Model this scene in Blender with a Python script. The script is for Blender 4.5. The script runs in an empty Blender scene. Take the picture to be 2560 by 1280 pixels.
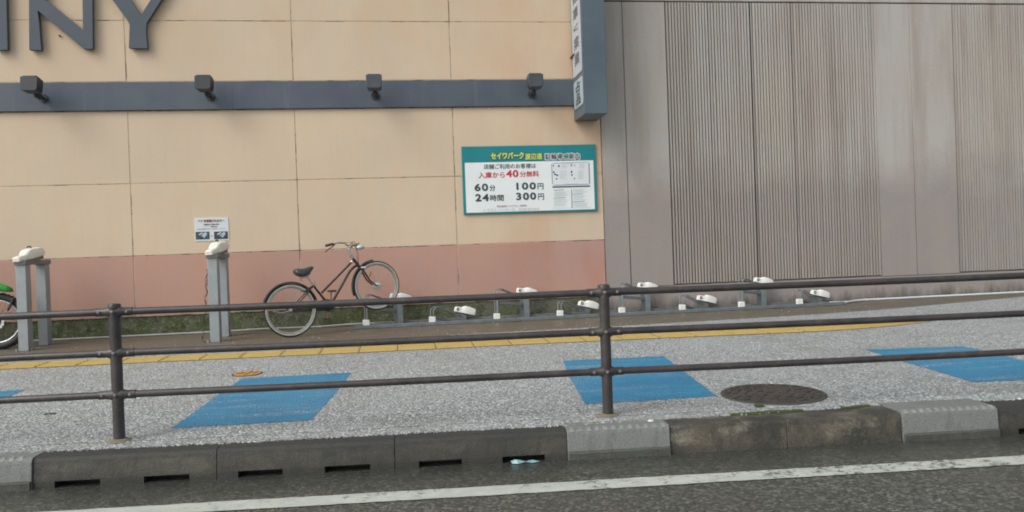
import bpy, bmesh, math, random
from mathutils import Vector, Matrix
random.seed(7)
R = math.radians
SC = bpy.context.scene
COL = SC.collection

# ------------------------------------------------------------------ camera
YAW, PITCH, ROLL, FPX = 0.13820, -0.00709, -0.03584, 2000.0
CAMZ = 1.25
fwd = Vector((math.sin(YAW)*math.cos(PITCH), math.cos(YAW)*math.cos(PITCH), math.sin(PITCH)))
r0 = Vector((math.cos(YAW), -math.sin(YAW), 0)); u0 = r0.cross(fwd)
rgt = r0*math.cos(ROLL) + u0*math.sin(ROLL); upv = rgt.cross(fwd)
cam = bpy.data.cameras.new("camera"); camo = bpy.data.objects.new("camera", cam); COL.objects.link(camo)
cam.sensor_width = 36; cam.lens = 36*FPX/2560; cam.clip_start = .05; cam.clip_end = 2000
m = Matrix((rgt, upv, -fwd)).transposed().to_4x4(); m.translation = Vector((0, 0, CAMZ)); camo.matrix_world = m
SC.camera = camo

# ------------------------------------------------------------------ light
SUN_EL, SUN_AZ = 43, 238           # degrees; azimuth the light comes from (clockwise from +Y)
w = bpy.data.worlds.new("World"); SC.world = w; w.use_nodes = True
nt = w.node_tree; bg = nt.nodes['Background']
sky = nt.nodes.new('ShaderNodeTexSky'); sky.sky_type = 'NISHITA'; sky.sun_disc = False
sky.sun_elevation = R(SUN_EL); sky.sun_rotation = R(SUN_AZ); sky.air_density = 1.0; sky.dust_density = 4.0; sky.ozone_density = 1.0
hs = nt.nodes.new('ShaderNodeHueSaturation'); hs.inputs['Saturation'].default_value = .30
nt.links.new(sky.outputs[0], hs.inputs['Color']); nt.links.new(hs.outputs[0], bg.inputs[0]); bg.inputs[1].default_value = .15
sl = bpy.data.lights.new("sun", 'SUN'); sl.energy = 0.5; sl.angle = R(34); sl.color = (1, .98, .91)
so = bpy.data.objects.new("sun", sl); COL.objects.link(so)
az = R(SUN_AZ); el = R(SUN_EL)
sd = Vector((math.sin(az)*math.cos(el), math.cos(az)*math.cos(el), math.sin(el)))
so.rotation_euler = sd.to_track_quat('Z', 'Y').to_euler(); so.location = sd*50
SC.view_settings.view_transform = 'Standard'; SC.view_settings.look = 'None'
SC.view_settings.exposure = 0.42; SC.view_settings.gamma = 1
SC.cycles.pixel_filter_type = 'BLACKMAN_HARRIS'; SC.cycles.filter_width = 1.9      # soft phone-camera sharpness

# ------------------------------------------------------------------ photo measuring helpers (pixel of the photo -> point at a known depth or on the ground)
def ray(x, y):
    d = fwd + rgt*((x-1280)/FPX) - upv*((y-640)/FPX)
    return d/d.y
def at(x, y, Y):
    return ray(x, y)*Y + Vector((0, 0, CAMZ))
# street frame: t along the kerb, s across it (towards the building); the kerb runs 3.7 degrees off the facade
SK = .065; NRM = math.sqrt(1+SK*SK)
T = Vector((1, -SK, 0))/NRM; N = Vector((SK, 1, 0))/NRM; O = Vector((0, 5.03, 0))
KG = .0228
def gz(X, Y): return .176 + KG*(Y+SK*X-5.03)
def S(t, s, z): 
    p = O + T*t + N*s; p.z = z; return p
def G(t, s, dz=0):
    p = O + T*t + N*s; p.z = gz(p.x, p.y)+dz; return p
def gnd(x, y):
    d = ray(x, y); Y = (-1.074-KG*5.03)/(d.z-KG*(1+SK*d.x))
    return d*Y + Vector((0, 0, CAMZ))
def ts(p):
    q = Vector((p.x, p.y, 0))-O; return q.dot(T), q.dot(N)
def tk(x, y):   # t of a photo pixel on the kerb foot (z=0)
    d = ray(x, y); return ts(d*(-CAMZ/d.z))[0]
WY = 11.0

# ------------------------------------------------------------------ materials
class NT:
    def __init__(s, name):
        s.m = bpy.data.materials.new(name); s.m.use_nodes = True; s.t = s.m.node_tree
        s.b = s.t.nodes['Principled BSDF']; s.c = None
    def n(s, typ, **kw):
        nd = s.t.nodes.new('ShaderNode'+typ)
        for k, v in kw.items():
            if k.startswith('_'): setattr(nd, k[1:], v)
            else:
                key = k.replace('__', ' ')
                inp = nd.inputs[int(key[1:])] if key[0] == 'i' and key[1:].isdigit() else nd.inputs[key]
                if hasattr(v, 'is_output') or isinstance(v, bpy.types.NodeSocket): s.t.links.new(v, inp)
                else: inp.default_value = v
        return nd
    def co(s, scale=(1, 1, 1), loc=(0, 0, 0)):
        if s.c is None: s.c = s.n('TexCoord').outputs['Object']
        mp = s.n('Mapping'); s.t.links.new(s.c, mp.inputs['Vector']); mp.inputs['Scale'].default_value = scale; mp.inputs['Location'].default_value = loc
        return mp.outputs[0]
    def noise(s, scale, det=3, rough=.55, sc=(1, 1, 1), loc=(0, 0, 0), dist=0):
        return s.n('TexNoise', Vector=s.co(sc, loc), Scale=scale, Detail=det, Roughness=rough, Distortion=dist).outputs['Fac']
    def voro(s, scale, out='Distance', feat='F1', sc=(1, 1, 1), rnd=1.0):
        return s.n('TexVoronoi', _feature=feat, Vector=s.co(sc), Scale=scale, Randomness=rnd).outputs[out]
    def ramp(s, fac, stops):
        r = s.n('ValToRGB', Fac=fac); e = r.color_ramp.elements
        while len(e) < len(stops): e.new(.5)
        for el_, (p, c) in zip(e, stops):
            el_.position = p
            el_.color = (c, c, c, 1) if isinstance(c, (int, float)) else (*c, 1)
        return r.outputs[0]
    def mix(s, fac, a, b, bt='MIX'):
        nd = s.n('Mix', _data_type='RGBA', _blend_type=bt)
        for i, v in ((0, fac), (6, a), (7, b)):
            if isinstance(v, bpy.types.NodeSocket): s.t.links.new(v, nd.inputs[i])
            elif i == 0: nd.inputs[i].default_value = v
            else: nd.inputs[i].default_value = (*v, 1) if len(v) == 3 else v
        return nd.outputs[2]
    def mth(s, op, a, b=0.0, clamp=False):
        nd = s.n('Math', _operation=op, _use_clamp=clamp)
        for i, v in ((0, a), (1, b)):
            if isinstance(v, bpy.types.NodeSocket): s.t.links.new(v, nd.inputs[i])
            else: nd.inputs[i].default_value = v
        return nd.outputs[0]
    def axis(s, k):
        if s.c is None: s.co()
        sp = s.n('SeparateXYZ', Vector=s.c); return sp.outputs[k]
    def rng(s, v, a, b, lo=0., hi=1.):
        nd = s.n('MapRange', Value=v); nd.inputs[1].default_value = a; nd.inputs[2].default_value = b
        nd.inputs[3].default_value = lo; nd.inputs[4].default_value = hi; return nd.outputs[0]
    def out(s, color=None, rough=.6, metal=0, bump=None, bd=.01, bs=.5, spec=.5):
        def setv(k, v):
            if isinstance(v, bpy.types.NodeSocket): s.t.links.new(v, s.b.inputs[k])
            else: s.b.inputs[k].default_value = v
        if color is not None: setv('Base Color', color if isinstance(color, bpy.types.NodeSocket) else (*color, 1))
        setv('Roughness', rough); setv('Metallic', metal); s.b.inputs['Specular IOR Level'].default_value = spec
        if bump is not None:
            bn = s.n('Bump', Height=bump, Distance=bd, Strength=bs); s.t.links.new(bn.outputs[0], s.b.inputs['Normal'])
        return s.m
def mul(c, k): return tuple(x*k for x in c)
_M = {}
def simple(name, c, rough=.5, metal=0, var=.15, scale=6, spec=.5, dirt=None, dirtamt=.3, bump=.3):
    if name in _M: return _M[name]
    k = NT(name)
    n1 = k.noise(scale, 4)
    col = k.mix(k.ramp(n1, [(.3, 0.), (.7, 1.)]), mul(c, 1-var), tuple(min(.95, x*(1+var)) for x in c))
    if dirt:
        n2 = k.noise(scale*3.1, 5, .7, loc=(3, 1, 7)); col = k.mix(k.ramp(n2, [(.5, 0.), (.72, dirtamt)]), col, dirt)
    fine = k.noise(scale*25, 2)
    rr = k.rng(n1, .3, .7, max(.05, rough-.08), min(1, rough+.08))
    _M[name] = k.out(col, rr, metal, fine, .002, bump, spec); return _M[name]

# facade paint: cream panels, rain streaks, faint rust
def facade_paint(name, base, warm, dull, lowdirt=False):
    k = NT(name)
    big = k.noise(.55, 4, .6)
    c = k.mix(k.ramp(big, [(.35, 0.), (.65, 1.)]), base, dull)
    st = k.noise(5.0, 3, .6, sc=(1, 1, .10)); c = k.mix(k.ramp(st, [(.48, 0.), (.78, .30)]), c, warm)
    st2 = k.noise(22, 2, .5, sc=(1, 1, .05), loc=(5, 0, 2)); c = k.mix(k.ramp(st2, [(.54, 0.), (.8, .14)]), c, mul(dull, .8))
    pt = k.noise(1.1, 3, .6, loc=(9, 2, 4)); c = k.mix(k.ramp(pt, [(.55, 0.), (.78, .45)]), c, warm)
    fx = k.rng(k.axis(0), 1.7, 3.9, 0, 1.); ru = k.noise(1.7, 3, .6, sc=(1, 1, .5), loc=(1, 1, 1))
    c = k.mix(k.mth('MULTIPLY', fx, k.ramp(ru, [(.40, 0.), (.62, .75)])), c, (warm[0]*.90, warm[1]*.80, warm[2]*.78))
    up = k.mth('MULTIPLY', k.rng(k.axis(2), 3.1, 4.1), k.ramp(k.noise(1.3, 5, .65, sc=(1, 1, .6), loc=(2, 9, 3)), [(.45, 0.), (.62, .55)])); c = k.mix(up, c, mul(warm, .93))
    sp = k.noise(60, 2); c = k.mix(k.ramp(sp, [(.66, 0.), (.72, .25)]), c, mul(dull, .55))
    gr = k.noise(220, 2)
    return k.out(c, .78, 0, gr, .002, .35, .3)
m_cream = facade_paint('cream_paint', (.635, .510, .372), (.630, .455, .300), (.560, .465, .350))
m_rose = facade_paint('rose_paint', (.480, .290, .225), (.475, .265, .195), (.410, .265, .220))
def sealant():
    k = NT('panel_sealant')
    n1 = k.noise(3.5, 5, .7); n2 = k.noise(14, 4, .7, loc=(4, 4, 4))
    c = k.mix(k.ramp(n1, [(.50, 0.), (.60, 1.)]), (.46, .36, .26), (.09, .07, .05))
    c = k.mix(k.ramp(n2, [(.55, 0.), (.68, .5)]), c, (.10, .085, .06))
    return k.out(c, .9)
m_seal = sealant()
def band_paint():
    k = NT('slate_band_paint')
    n1 = k.noise(1.2, 4, .6); c = k.mix(k.ramp(n1, [(.35, 0.), (.65, 1.)]), (.062, .078, .108), (.085, .108, .128))
    st = k.noise(14, 3, .6, sc=(1, 1, .06)); c = k.mix(k.ramp(st, [(.58, 0.), (.8, .35)]), c, (.17, .20, .23))
    return k.out(c, .5, 0, k.noise(150, 2), .001, .3)
m_band = band_paint()
m_letter = simple('slate_letter_paint', (.060, .080, .100), .5, var=.12, scale=2)
m_slate = simple('blade_sign_paint', (.082, .118, .142), .45, var=.14, scale=1.5, dirt=(.2, .22, .22), dirtamt=.12)
def mossy():
    k = NT('mossy_plinth_concrete')
    a = k.noise(2.2, 6, .7); b = k.noise(7, 6, .75, loc=(2, 0, 5)); d = k.noise(30, 4, .7)
    c = k.mix(k.ramp(a, [(.38, 0.), (.6, 1.)]), (.125, .13, .095), (.075, .098, .034))
    c = k.mix(k.ramp(b, [(.45, 0.), (.62, .85)]), c, (.045, .052, .028))
    c = k.mix(k.ramp(d, [(.54, 0.), (.66, .8)]), c, (.25, .25, .18))
    st = k.noise(9, 3, .6, sc=(1, 1, .2), loc=(7, 7, 7)); c = k.mix(k.ramp(st, [(.58, 0.), (.72, .6)]), c, (.035, .038, .028))
    e = k.noise(1.1, 3, .5, loc=(3, 3, 3)); fx = k.rng(k.axis(0), -.3, 1.7)
    c = k.mix(k.mth('MULTIPLY', fx, k.ramp(e, [(.35, 0.), (.6, .65)])), c, (.16, .155, .125))
    return k.out(c, .92, 0, d, .01, .8, .2)
m_moss = mossy()
def concrete_wall(name, rib=False):
    k = NT(name)
    a = k.noise(.5, 4, .6); c = k.mix(k.ramp(a, [(.40, 0.), (.60, 1.)]), (.450, .412, .372), (.455, .445, .415))
    st = k.noise(3.2, 4, .65, sc=(1, 1, .08), loc=(2, 2, 2)); c = k.mix(k.ramp(st, [(.45, 0.), (.72, .7)]), c, (.31, .265, .225))
    st = k.noise(.9, 3, .6, sc=(1, 1, .3), loc=(8, 2, 2)); c = k.mix(k.ramp(st, [(.5, 0.), (.7, .6)]), c, (.50, .48, .41))
    zz = k.axis(2); wob = k.noise(1.6, 5, .65, loc=(4, 4, 1))
    h = k.mth('ADD', zz, k.mth('MULTIPLY', wob, 1.1)); low = k.rng(h, 2.75, 2.15)
    mott = k.noise(3.5, 6, .7, loc=(6, 1, 1))
    lowc = k.mix(k.ramp(mott, [(.35, 0.), (.65, 1.)]), (.285, .262, .262), (.32, .275, .24))
    c = k.mix(k.mth('MULTIPLY', low, .62 if rib else .85), c, lowc)
    base = k.rng(k.mth('ADD', zz, k.mth('MULTIPLY', k.noise(5, 5, .7, sc=(1, 1, .3)), .55)), .46, .27)
    c = k.mix(k.mth('MULTIPLY', base, .85), c, (.075, .068, .052))
    fine = k.noise(90, 3, .6); c = k.mix(k.ramp(fine, [(.35, .22), (.65, 0.)]), c, (.12, .11, .10))
    return k.out(c, .85, 0, fine, .004, .5, .25)
m_conc = concrete_wall('stained_concrete'); m_rib = concrete_wall('ribbed_concrete', True)
m_dark = simple('dark_joint_strip', (.035, .032, .028), .95, var=.3, scale=8)  # dark colour of the vertical joints between the rib panels

# aggregates
def gravel_nodes(k):
    v = k.n('TexVoronoi', Vector=k.co(), Scale=66.0); cellc = v.outputs['Color']; dist = v.outputs['Distance']
    sep = k.n('SeparateColor', Color=cellc).outputs[0]
    c = k.ramp(sep, [(0., (.15, .166, .170)), (.22, (.27, .295, .300)), (.55, (.385, .415, .420)), (.85, (.58, .615, .618)), (1., (.80, .835, .835))])
    gap = k.ramp(dist, [(.30, 0.), (.66, 1.)]); c = k.mix(k.mth('MULTIPLY', gap, .62), c, (.10, .112, .105))
    stn = k.noise(2.3, 6, .72, loc=(7, 2, 3), sc=(.7, 1, 1)); c = k.mix(k.ramp(stn, [(.50, 0.), (.66, .38)]), c, (.20, .20, .17))
    big = k.noise(.8, 4, .6); c = k.mix(k.ramp(big, [(.35, 0.), (.7, .30)]), c, (.27, .28, .265))
    bl = k.noise(1.3, 3, .5, loc=(5, 5, 5)); c = k.mix(k.ramp(bl, [(.5, 0.), (.75, .3)]), c, (.36, .40, .41))
    return c, k.mth('SUBTRACT', 1., dist), sep
def gravel():
    k = NT('bound_white_gravel'); c, h, sep = gravel_nodes(k)
    return k.out(c, k.rng(sep, 0, 1, .45, .75), 0, h, .008, .8, .4)
m_gravel = gravel()
def blue():
    k = NT('worn_blue_paint'); c, h, sep = gravel_nodes(k)
    n1 = k.noise(70, 3, .7); n2 = k.noise(3, 3, .6, sc=(.35, 3.2, 1)); 
    wear = k.mth('ADD', k.mth('MULTIPLY', n1, .55), k.mth('MULTIPLY', n2, .5))
    bl = k.mix(k.ramp(k.noise(2, 4), [(.35, 0.), (.65, 1.)]), (.013, .180, .335), (.022, .232, .395))
    bl = k.mix(k.mth('MULTIPLY', k.ramp(k.noise(120, 2), [(.4, 1.), (.55, 0.)]), .45), bl, (.008, .07, .16))
    c = k.mix(k.ramp(wear, [(.575, 0.), (.67, .8)]), bl, c)
    return k.out(c, .5, 0, h, .006, .7, .5)
m_blue = blue()
def asphalt():
    k = NT('damp_asphalt')
    v = k.n('TexVoronoi', Vector=k.co(), Scale=62.0); sep = k.n('SeparateColor', Color=v.outputs['Color']).outputs[0]
    c = k.ramp(sep, [(0., (.034, .037, .031)), (.4, (.066, .071, .059)), (.75, (.125, .131, .110)), (1., (.25, .25, .21))])
    c = k.mix(k.ramp(k.noise(150, 3, .7), [(.4, .65), (.6, 0.)]), c, (.022, .024, .022))
    c = k.mix(k.ramp(k.noise(1.1, 4, .6), [(.35, 0.), (.7, .45)]), c, (.075, .070, .055))
    q = k.n('VectorMath', _operation='DOT_PRODUCT'); k.t.links.new(k.c, q.inputs[0]); q.inputs[1].default_value = (SK, 1, 0)
    wet = k.rng(k.mth('ADD', q.outputs['Value'], k.mth('MULTIPLY', k.noise(2.2, 5, .65, loc=(3, 3, 3)), .7)), 4.50, 5.0)
    c = k.mix(k.mth('MULTIPLY', wet, .72), c, (.040, .043, .038))
    rr = k.rng(wet, 0, 1, .48, .24)
    return k.out(c, rr, 0, k.mth('ADD', sep, k.mth('MULTIPLY', v.outputs['Distance'], -.8)), .005, .5, .5)
m_asph = asphalt()
def roadpaint():
    k = NT('worn_white_road_paint')
    n1 = k.noise(26, 5, .75, dist=.6); n2 = k.noise(1.6, 3, .6, loc=(4, 1, 0)); n3 = k.noise(6, 3, .6, sc=(1, 1, 1), loc=(1, 6, 0))
    wear = k.mth('ADD', k.mth('MULTIPLY', n1, .5), k.mth('ADD', k.mth('MULTIPLY', n2, .3), k.mth('MULTIPLY', n3, .2)))
    fx = k.rng(k.axis(0), .6, 2.6, 0., .055)
    c = k.mix(k.ramp(k.noise(9, 4), [(.35, 0.), (.65, 1.)]), (.38, .41, .37), (.47, .49, .44))
    c = k.mix(k.ramp(k.mth('ADD', wear, fx), [(.555, 0.), (.60, .85)]), c, (.075, .078, .068))
    return k.out(c, .6, 0, n1, .004, .5, .4)
m_line = roadpaint()
def verge():
    k = NT('muddy_wet_concrete')
    a = k.noise(1.3, 5, .65); c = k.mix(k.ramp(a, [(.35, 0.), (.65, 1.)]), (.150, .120, .082), (.125, .118, .088))
    b = k.noise(6, 5, .7, sc=(.5, 1.4, 1)); c = k.mix(k.ramp(b, [(.5, 0.), (.7, .6)]), c, (.16, .155, .13))
    d = k.noise(40, 4, .7); c = k.mix(k.ramp(d, [(.4, .5), (.6, 0.)]), c, (.05, .044, .034))
    e = k.noise(110, 2, .5, loc=(5, 5, 0)); c = k.mix(k.ramp(e, [(.70, 0.), (.74, .8)]), c, (.42, .40, .36))
    rr = k.ramp(a, [(.3, .34), (.65, .62)])
    return k.out(c, rr, 0, d, .004, .5, .5)
m_verge = verge()
def kerbmat(name, c1, c2, dark, amt, pale=.6, bands=0.):
    k = NT(name)
    a = k.noise(4, 5, .7); c = k.mix(k.ramp(a, [(.40, 0.), (.60, 1.)]), c1, c2)
    b = k.noise(2.6, 6, .75, loc=(1, 4, 4)); c = k.mix(k.ramp(b, [(.46, 0.), (.57, amt)]), c, dark)
    st = k.noise(18, 4, .7, sc=(1, 1, .3)); c = k.mix(k.ramp(st, [(.52, 0.), (.66, .5)]), c, mul(dark, .8))
    wp = k.noise(3.2, 6, .75, loc=(9, 3, 2), sc=(.6, 1, 1)); c = k.mix(k.ramp(wp, [(.53, 0.), (.64, pale)]), c, (.27, .255, .20))
    if bands:
        z = k.mth('ADD', k.axis(2), k.mth('MULTIPLY', k.mth('SUBTRACT', k.noise(6, 5, .7, loc=(2, 8, 1)), .5), .10))
        c = k.mix(k.mth('MULTIPLY', k.rng(z, .120, .150), bands), c, mul(dark, .85))
        c = k.mix(k.mth('MULTIPLY', k.rng(z, .060, .015), bands), c, mul(dark, .9))
    f = k.noise(120, 3); c = k.mix(k.ramp(f, [(.38, .4), (.55, 0.)]), c, mul(dark, .6))
    return k.out(c, .62, 0, k.mth('ADD', f, b), .006, .7, .4)
m_kold = kerbmat('dark_weathered_kerb', (.092, .080, .058), (.066, .064, .052), (.034, .036, .034), .6, .12, .75)
m_kmid = kerbmat('patchy_weathered_kerb', (.120, .105, .078), (.080, .076, .060), (.030, .032, .028), .75, .75, .35)
m_knew = kerbmat('pale_grey_kerb', (.205, .218, .205), (.185, .198, .188), (.14, .15, .14), .22, .0, .12)
def yellow():
    k = NT('worn_yellow_tactile')
    a = k.noise(5, 5, .7); c = k.mix(k.ramp(a, [(.35, 0.), (.65, 1.)]), (.49, .36, .11), (.43, .33, .12))
    d = k.noise(30, 4, .7, sc=(.4, 1, 1)); c = k.mix(k.ramp(d, [(.55, 0.), (.7, .6)]), c, (.25, .19, .08))
    return k.out(c, .6, 0, d, .003, .4, .4)
m_yel = yellow()
m_rail = simple('dark_brown_rail_paint', (.040, .036, .036), .40, var=.28, scale=5, dirt=(.13, .10, .075), dirtamt=.4)
m_bolt = simple('dull_bolt_steel', (.15, .14, .135), .55, .1, var=.25, scale=20)
m_mortar = simple('mortar_collar', (.19, .165, .125), .9, var=.25, scale=20)
m_rust = simple('rusty_iron', (.056, .048, .044), .55, .1, var=.4, scale=9, dirt=(.15, .12, .10), dirtamt=.5, bump=.8)
m_gal = simple('pale_galvanised_post', (.30, .335, .345), .5, .1, var=.10, scale=4, dirt=(.16, .17, .165), dirtamt=.25)
m_beam = simple('grey_cross_beam', (.17, .185, .185), .55, .1, var=.1, scale=6)
m_rack = simple('rack_grey_steel', (.20, .23, .24), .5, .2, var=.15, scale=8, dirt=(.10, .09, .07), dirtamt=.3)
m_rackd = simple('rack_dark_grey_steel', (.155, .178, .182), .55, .2, var=.15, scale=8, dirt=(.09, .08, .06), dirtamt=.3)
m_white = simple('white_plastic', (.74, .745, .71), .4, var=.05, scale=8, dirt=(.5, .49, .43), dirtamt=.25)
m_cream2 = simple('ivory_plastic', (.73, .72, .62), .4, var=.06, scale=8, dirt=(.45, .42, .33), dirtamt=.3)
m_black = simple('black_rubber', (.022, .022, .023), .6, var=.25, scale=20)
m_blackp = simple('black_plastic', (.03, .03, .032), .45, var=.2, scale=10)
m_saddle = simple('dark_vinyl', (.045, .048, .055), .38, var=.15, scale=10)
m_frame = simple('dark_maroon_frame_paint', (.035, .022, .021), .3, var=.3, scale=9, dirt=(.12, .06, .04), dirtamt=.3)
m_guard = simple('black_mudguard', (.038, .036, .038), .35, var=.2, scale=10)
m_chrome = simple('dull_chrome', (.58, .58, .57), .28, .9, var=.08, scale=10, dirt=(.3, .22, .16), dirtamt=.25)
m_spoke = simple('dull_spoke_wire', (.26, .26, .24), .5, .3)
m_alu = simple('bright_aluminium', (.72, .74, .73), .3, .7, var=.08, scale=20)
m_side = simple('pale_tyre_sidewall', (.50, .50, .44), .6, var=.12, scale=14, dirt=(.3, .29, .24), dirtamt=.4)
m_rim = simple('steel_rim', (.42, .43, .41), .35, .6, var=.1, scale=20)
m_brown = simple('brown_grip_rubber', (.07, .045, .032), .65, var=.25, scale=20)
m_rcrank = simple('rusty_crank', (.26, .15, .085), .7, .3, var=.3, scale=30)
m_red = simple('red_reflector', (.25, .03, .03), .3)
m_green = simple('green_fender_plastic', (.045, .30, .05), .35, var=.08)
m_floodm = simple('floodlight_housing', (.026, .030, .036), .5, var=.2, scale=8)
m_flood2 = simple('floodlight_housing_grey', (.045, .055, .068), .5, var=.2, scale=8)  # paler grey housing colour for the right-hand floodlights
m_glass = simple('dark_lamp_glass', (.05, .05, .05), .1)
m_teal = simple('teal_sign_border', (.006, .205, .225), .35, var=.08, scale=3)
m_sw = simple('sign_white', (.74, .79, .79), .4, var=.03, scale=3)
m_sw2 = simple('sign_white_inner', (.68, .73, .75), .4, var=.03, scale=3)
m_ink = simple('sign_ink', (.035, .06, .065), .5, var=.1)
m_inkred = simple('sign_red_ink', (.50, .035, .06), .5, var=.08)
m_inkpale = simple('sign_faded_ink', (.42, .36, .37), .5, var=.08)
m_inkgrey = simple('sign_small_print_ink', (.44, .48, .49), .5, var=.08)
m_navy = simple('sign_navy_ink', (.04, .06, .15), .5, var=.1)
m_lime = simple('sign_lime_letters', (.50, .66, .12), .4, var=.06)
m_pipe = simple('grey_pvc_conduit', (.30, .315, .29), .5, var=.12, scale=5, dirt=(.15, .14, .11), dirtamt=.3)
m_pipew = simple('white_conduit', (.60, .65, .65), .4, var=.06, scale=5)
m_orange = simple('orange_marker_paint', (.48, .22, .03), .5, var=.15, scale=30)
m_mossg = simple('bright_moss', (.045, .070, .016), .95, var=.45, scale=40)
m_paper = simple('pale_blue_plastic', (.20, .36, .38), .4, var=.25, scale=20)
m_bladew = simple('blade_white', (.40, .46, .50), .4, var=.06, scale=6)
m_photo = simple('notice_photo_dark', (.045, .06, .075), .4, var=.5, scale=30)
m_photo2 = simple('notice_photo_pale', (.38, .50, .56), .4, var=.25, scale=20)

# ------------------------------------------------------------------ mesh builder
def frame_of(d):
    d = Vector(d).normalized(); a = Vector((0, 0, 1)) if abs(d.z) < .95 else Vector((1, 0, 0))
    x = a.cross(d).normalized(); return x, d.cross(x)
class MB:
    def __init__(s): s.v = []; s.f = []
    def add(s, vs, fs):
        o = len(s.v); s.v += [Vector(v) for v in vs]; s.f += [tuple(i+o for i in f) for f in fs]; return s
    def box(s, c, size, M=None):
        c = Vector(c); h = Vector(size)/2; vs = []
        for x in (-1, 1):
            for y in (-1, 1):
                for z in (-1, 1):
                    p = Vector((x*h.x, y*h.y, z*h.z)); vs.append(c+(M @ p if M else p))
        return s.add(vs, [(0, 1, 3, 2), (4, 6, 7, 5), (0, 4, 5, 1), (2, 3, 7, 6), (0, 2, 6, 4), (1, 5, 7, 3)])
    def bb(s, a, b):
        a = Vector(a); b = Vector(b); return s.box((a+b)/2, b-a)
    def prism(s, poly, off):     # poly: 3D points (planar, ordered), extruded by off
        n = len(poly); P = [Vector(p) for p in poly]; off = Vector(off)
        return s.add(P+[p+off for p in P], [tuple(range(n))[::-1], tuple(range(n, 2*n))]+[(i, (i+1) % n, n+(i+1) % n, n+i) for i in range(n)])
    def tube(s, path, r, n=10, cap=True):
        P = [Vector(p) for p in path]; rs = r if isinstance(r, (list, tuple)) else [r]*len(P)
        rings = []; x = None
        for i, p in enumerate(P):
            d = (P[min(i+1, len(P)-1)]-P[max(i-1, 0)]).normalized()
            if x is None: x, y = frame_of(d)
            else:
                x = (x-d*x.dot(d)).normalized(); y = d.cross(x)
            rings.append([p+(x*math.cos(2*math.pi*k/n)+y*math.sin(2*math.pi*k/n))*rs[i] for k in range(n)])
        vs = [v for rg in rings for v in rg]; fs = []
        for i in range(len(P)-1):
            for k in range(n):
                fs.append((i*n+k, i*n+(k+1) % n, (i+1)*n+(k+1) % n, (i+1)*n+k))
        if cap: fs += [tuple(range(n))[::-1], tuple((len(P)-1)*n+k for k in range(n))]
        return s.add(vs, fs)
    def torus(s, c, ax, Rr, r, n=64, k=10, a0=0, a1=None, xr=None, up=None, ry=None):
        # ring (or arc) about axis ax; section radii r (in plane) and ry (along the axis)
        ax = Vector(ax).normalized(); c = Vector(c)
        u = Vector(up).normalized() if up is not None else frame_of(ax)[0]; v = ax.cross(u)
        full = a1 is None; a1 = 2*math.pi if full else a1; cnt = n if full else n+1; ry = ry or r
        vs = []; fs = []
        for i in range(cnt):
            a = a0+(a1-a0)*i/n; e = u*math.cos(a)+v*math.sin(a)
            for j in range(k):
                b = 2*math.pi*j/k; vs.append(c+e*(Rr+r*math.cos(b))+ax*(ry*math.sin(b)))
        for i in range(n):
            for j in range(k):
                i2 = (i+1) % cnt; fs.append((i*k+j, i2*k+j, i2*k+(j+1) % k, i*k+(j+1) % k))
        if not full: fs += [tuple(range(k)), tuple((cnt-1)*k+j for j in range(k))[::-1]]
        return s.add(vs, fs)
    def ball(s, c, r, n=12, mrg=8, sc=(1, 1, 1)):
        vs = []; fs = []; c = Vector(c)
        for i in range(mrg+1):
            th = math.pi*i/mrg
            for j in range(n):
                ph = 2*math.pi*j/n; vs.append(c+Vector((r*sc[0]*math.sin(th)*math.cos(ph), r*sc[1]*math.sin(th)*math.sin(ph), r*sc[2]*math.cos(th))))
        for i in range(mrg):
            for j in range(n): fs.append((i*n+j, i*n+(j+1) % n, (i+1)*n+(j+1) % n, (i+1)*n+j))
        return s.add(vs, fs)
    def build(s, name, mat, parent=None, bevel=0, smooth=True, seg=2):
        me = bpy.data.meshes.new(name); o = bpy.data.objects.new(name, me); COL.objects.link(o)
        off = Vector((0, 0, 0)); p = parent
        while p is not None: off = off+p.location; p = p.parent
        me.from_pydata([v-off for v in s.v], [], s.f); me.materials.append(mat)
        bm = bmesh.new(); bm.from_mesh(me); bmesh.ops.remove_doubles(bm, verts=bm.verts, dist=1e-6)
        bmesh.ops.recalc_face_normals(bm, faces=bm.faces); bm.to_mesh(me); bm.free()
        if smooth:
            me.shade_smooth(); me.set_sharp_from_angle(angle=R(38))
        if bevel:
            b = o.modifiers.new('bevel', 'BEVEL'); b.width = bevel; b.segments = seg; b.limit_method = 'ANGLE'; b.angle_limit = R(40)
        if parent is not None: o.parent = parent
        return o
def tag(o, label=None, cat=None, group=None, kind=None):
    if label: o['label'] = label
    if cat: o['category'] = cat
    if group: o['group'] = group
    if kind: o['kind'] = kind
    return o
def thing(name, loc, label, cat, group=None):
    o = bpy.data.objects.new(name, None); COL.objects.link(o); o.location = loc; o.empty_display_size = .1
    return tag(o, label, cat, group)
def copy_tree(o, parent=None):
    c = o.copy(); COL.objects.link(c); c.parent = parent
    for ch in list(o.children): copy_tree(ch, c)
    return c
def sheet(name, pts, mat, kind='structure'):
    o = MB().add(pts, [tuple(range(len(pts)))]).build(name, mat, smooth=False)
    for p in o.data.polygons:
        if p.normal.z < 0: o.data.flip_normals(); break
    return tag(o, kind=kind)

# ------------------------------------------------------------------ ground, road, pavement
sheet('ground', [(-400, -400, -.06), (400, -400, -.06), (400, 400, -.06), (-400, 400, -.06)], simple('far_ground', (.09, .09, .085), .8, scale=.5))
sheet('road', [S(-40, -14, 0), S(40, -14, 0), S(40, -.30, 0), S(-40, -.30, 0)], m_asph)
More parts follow.
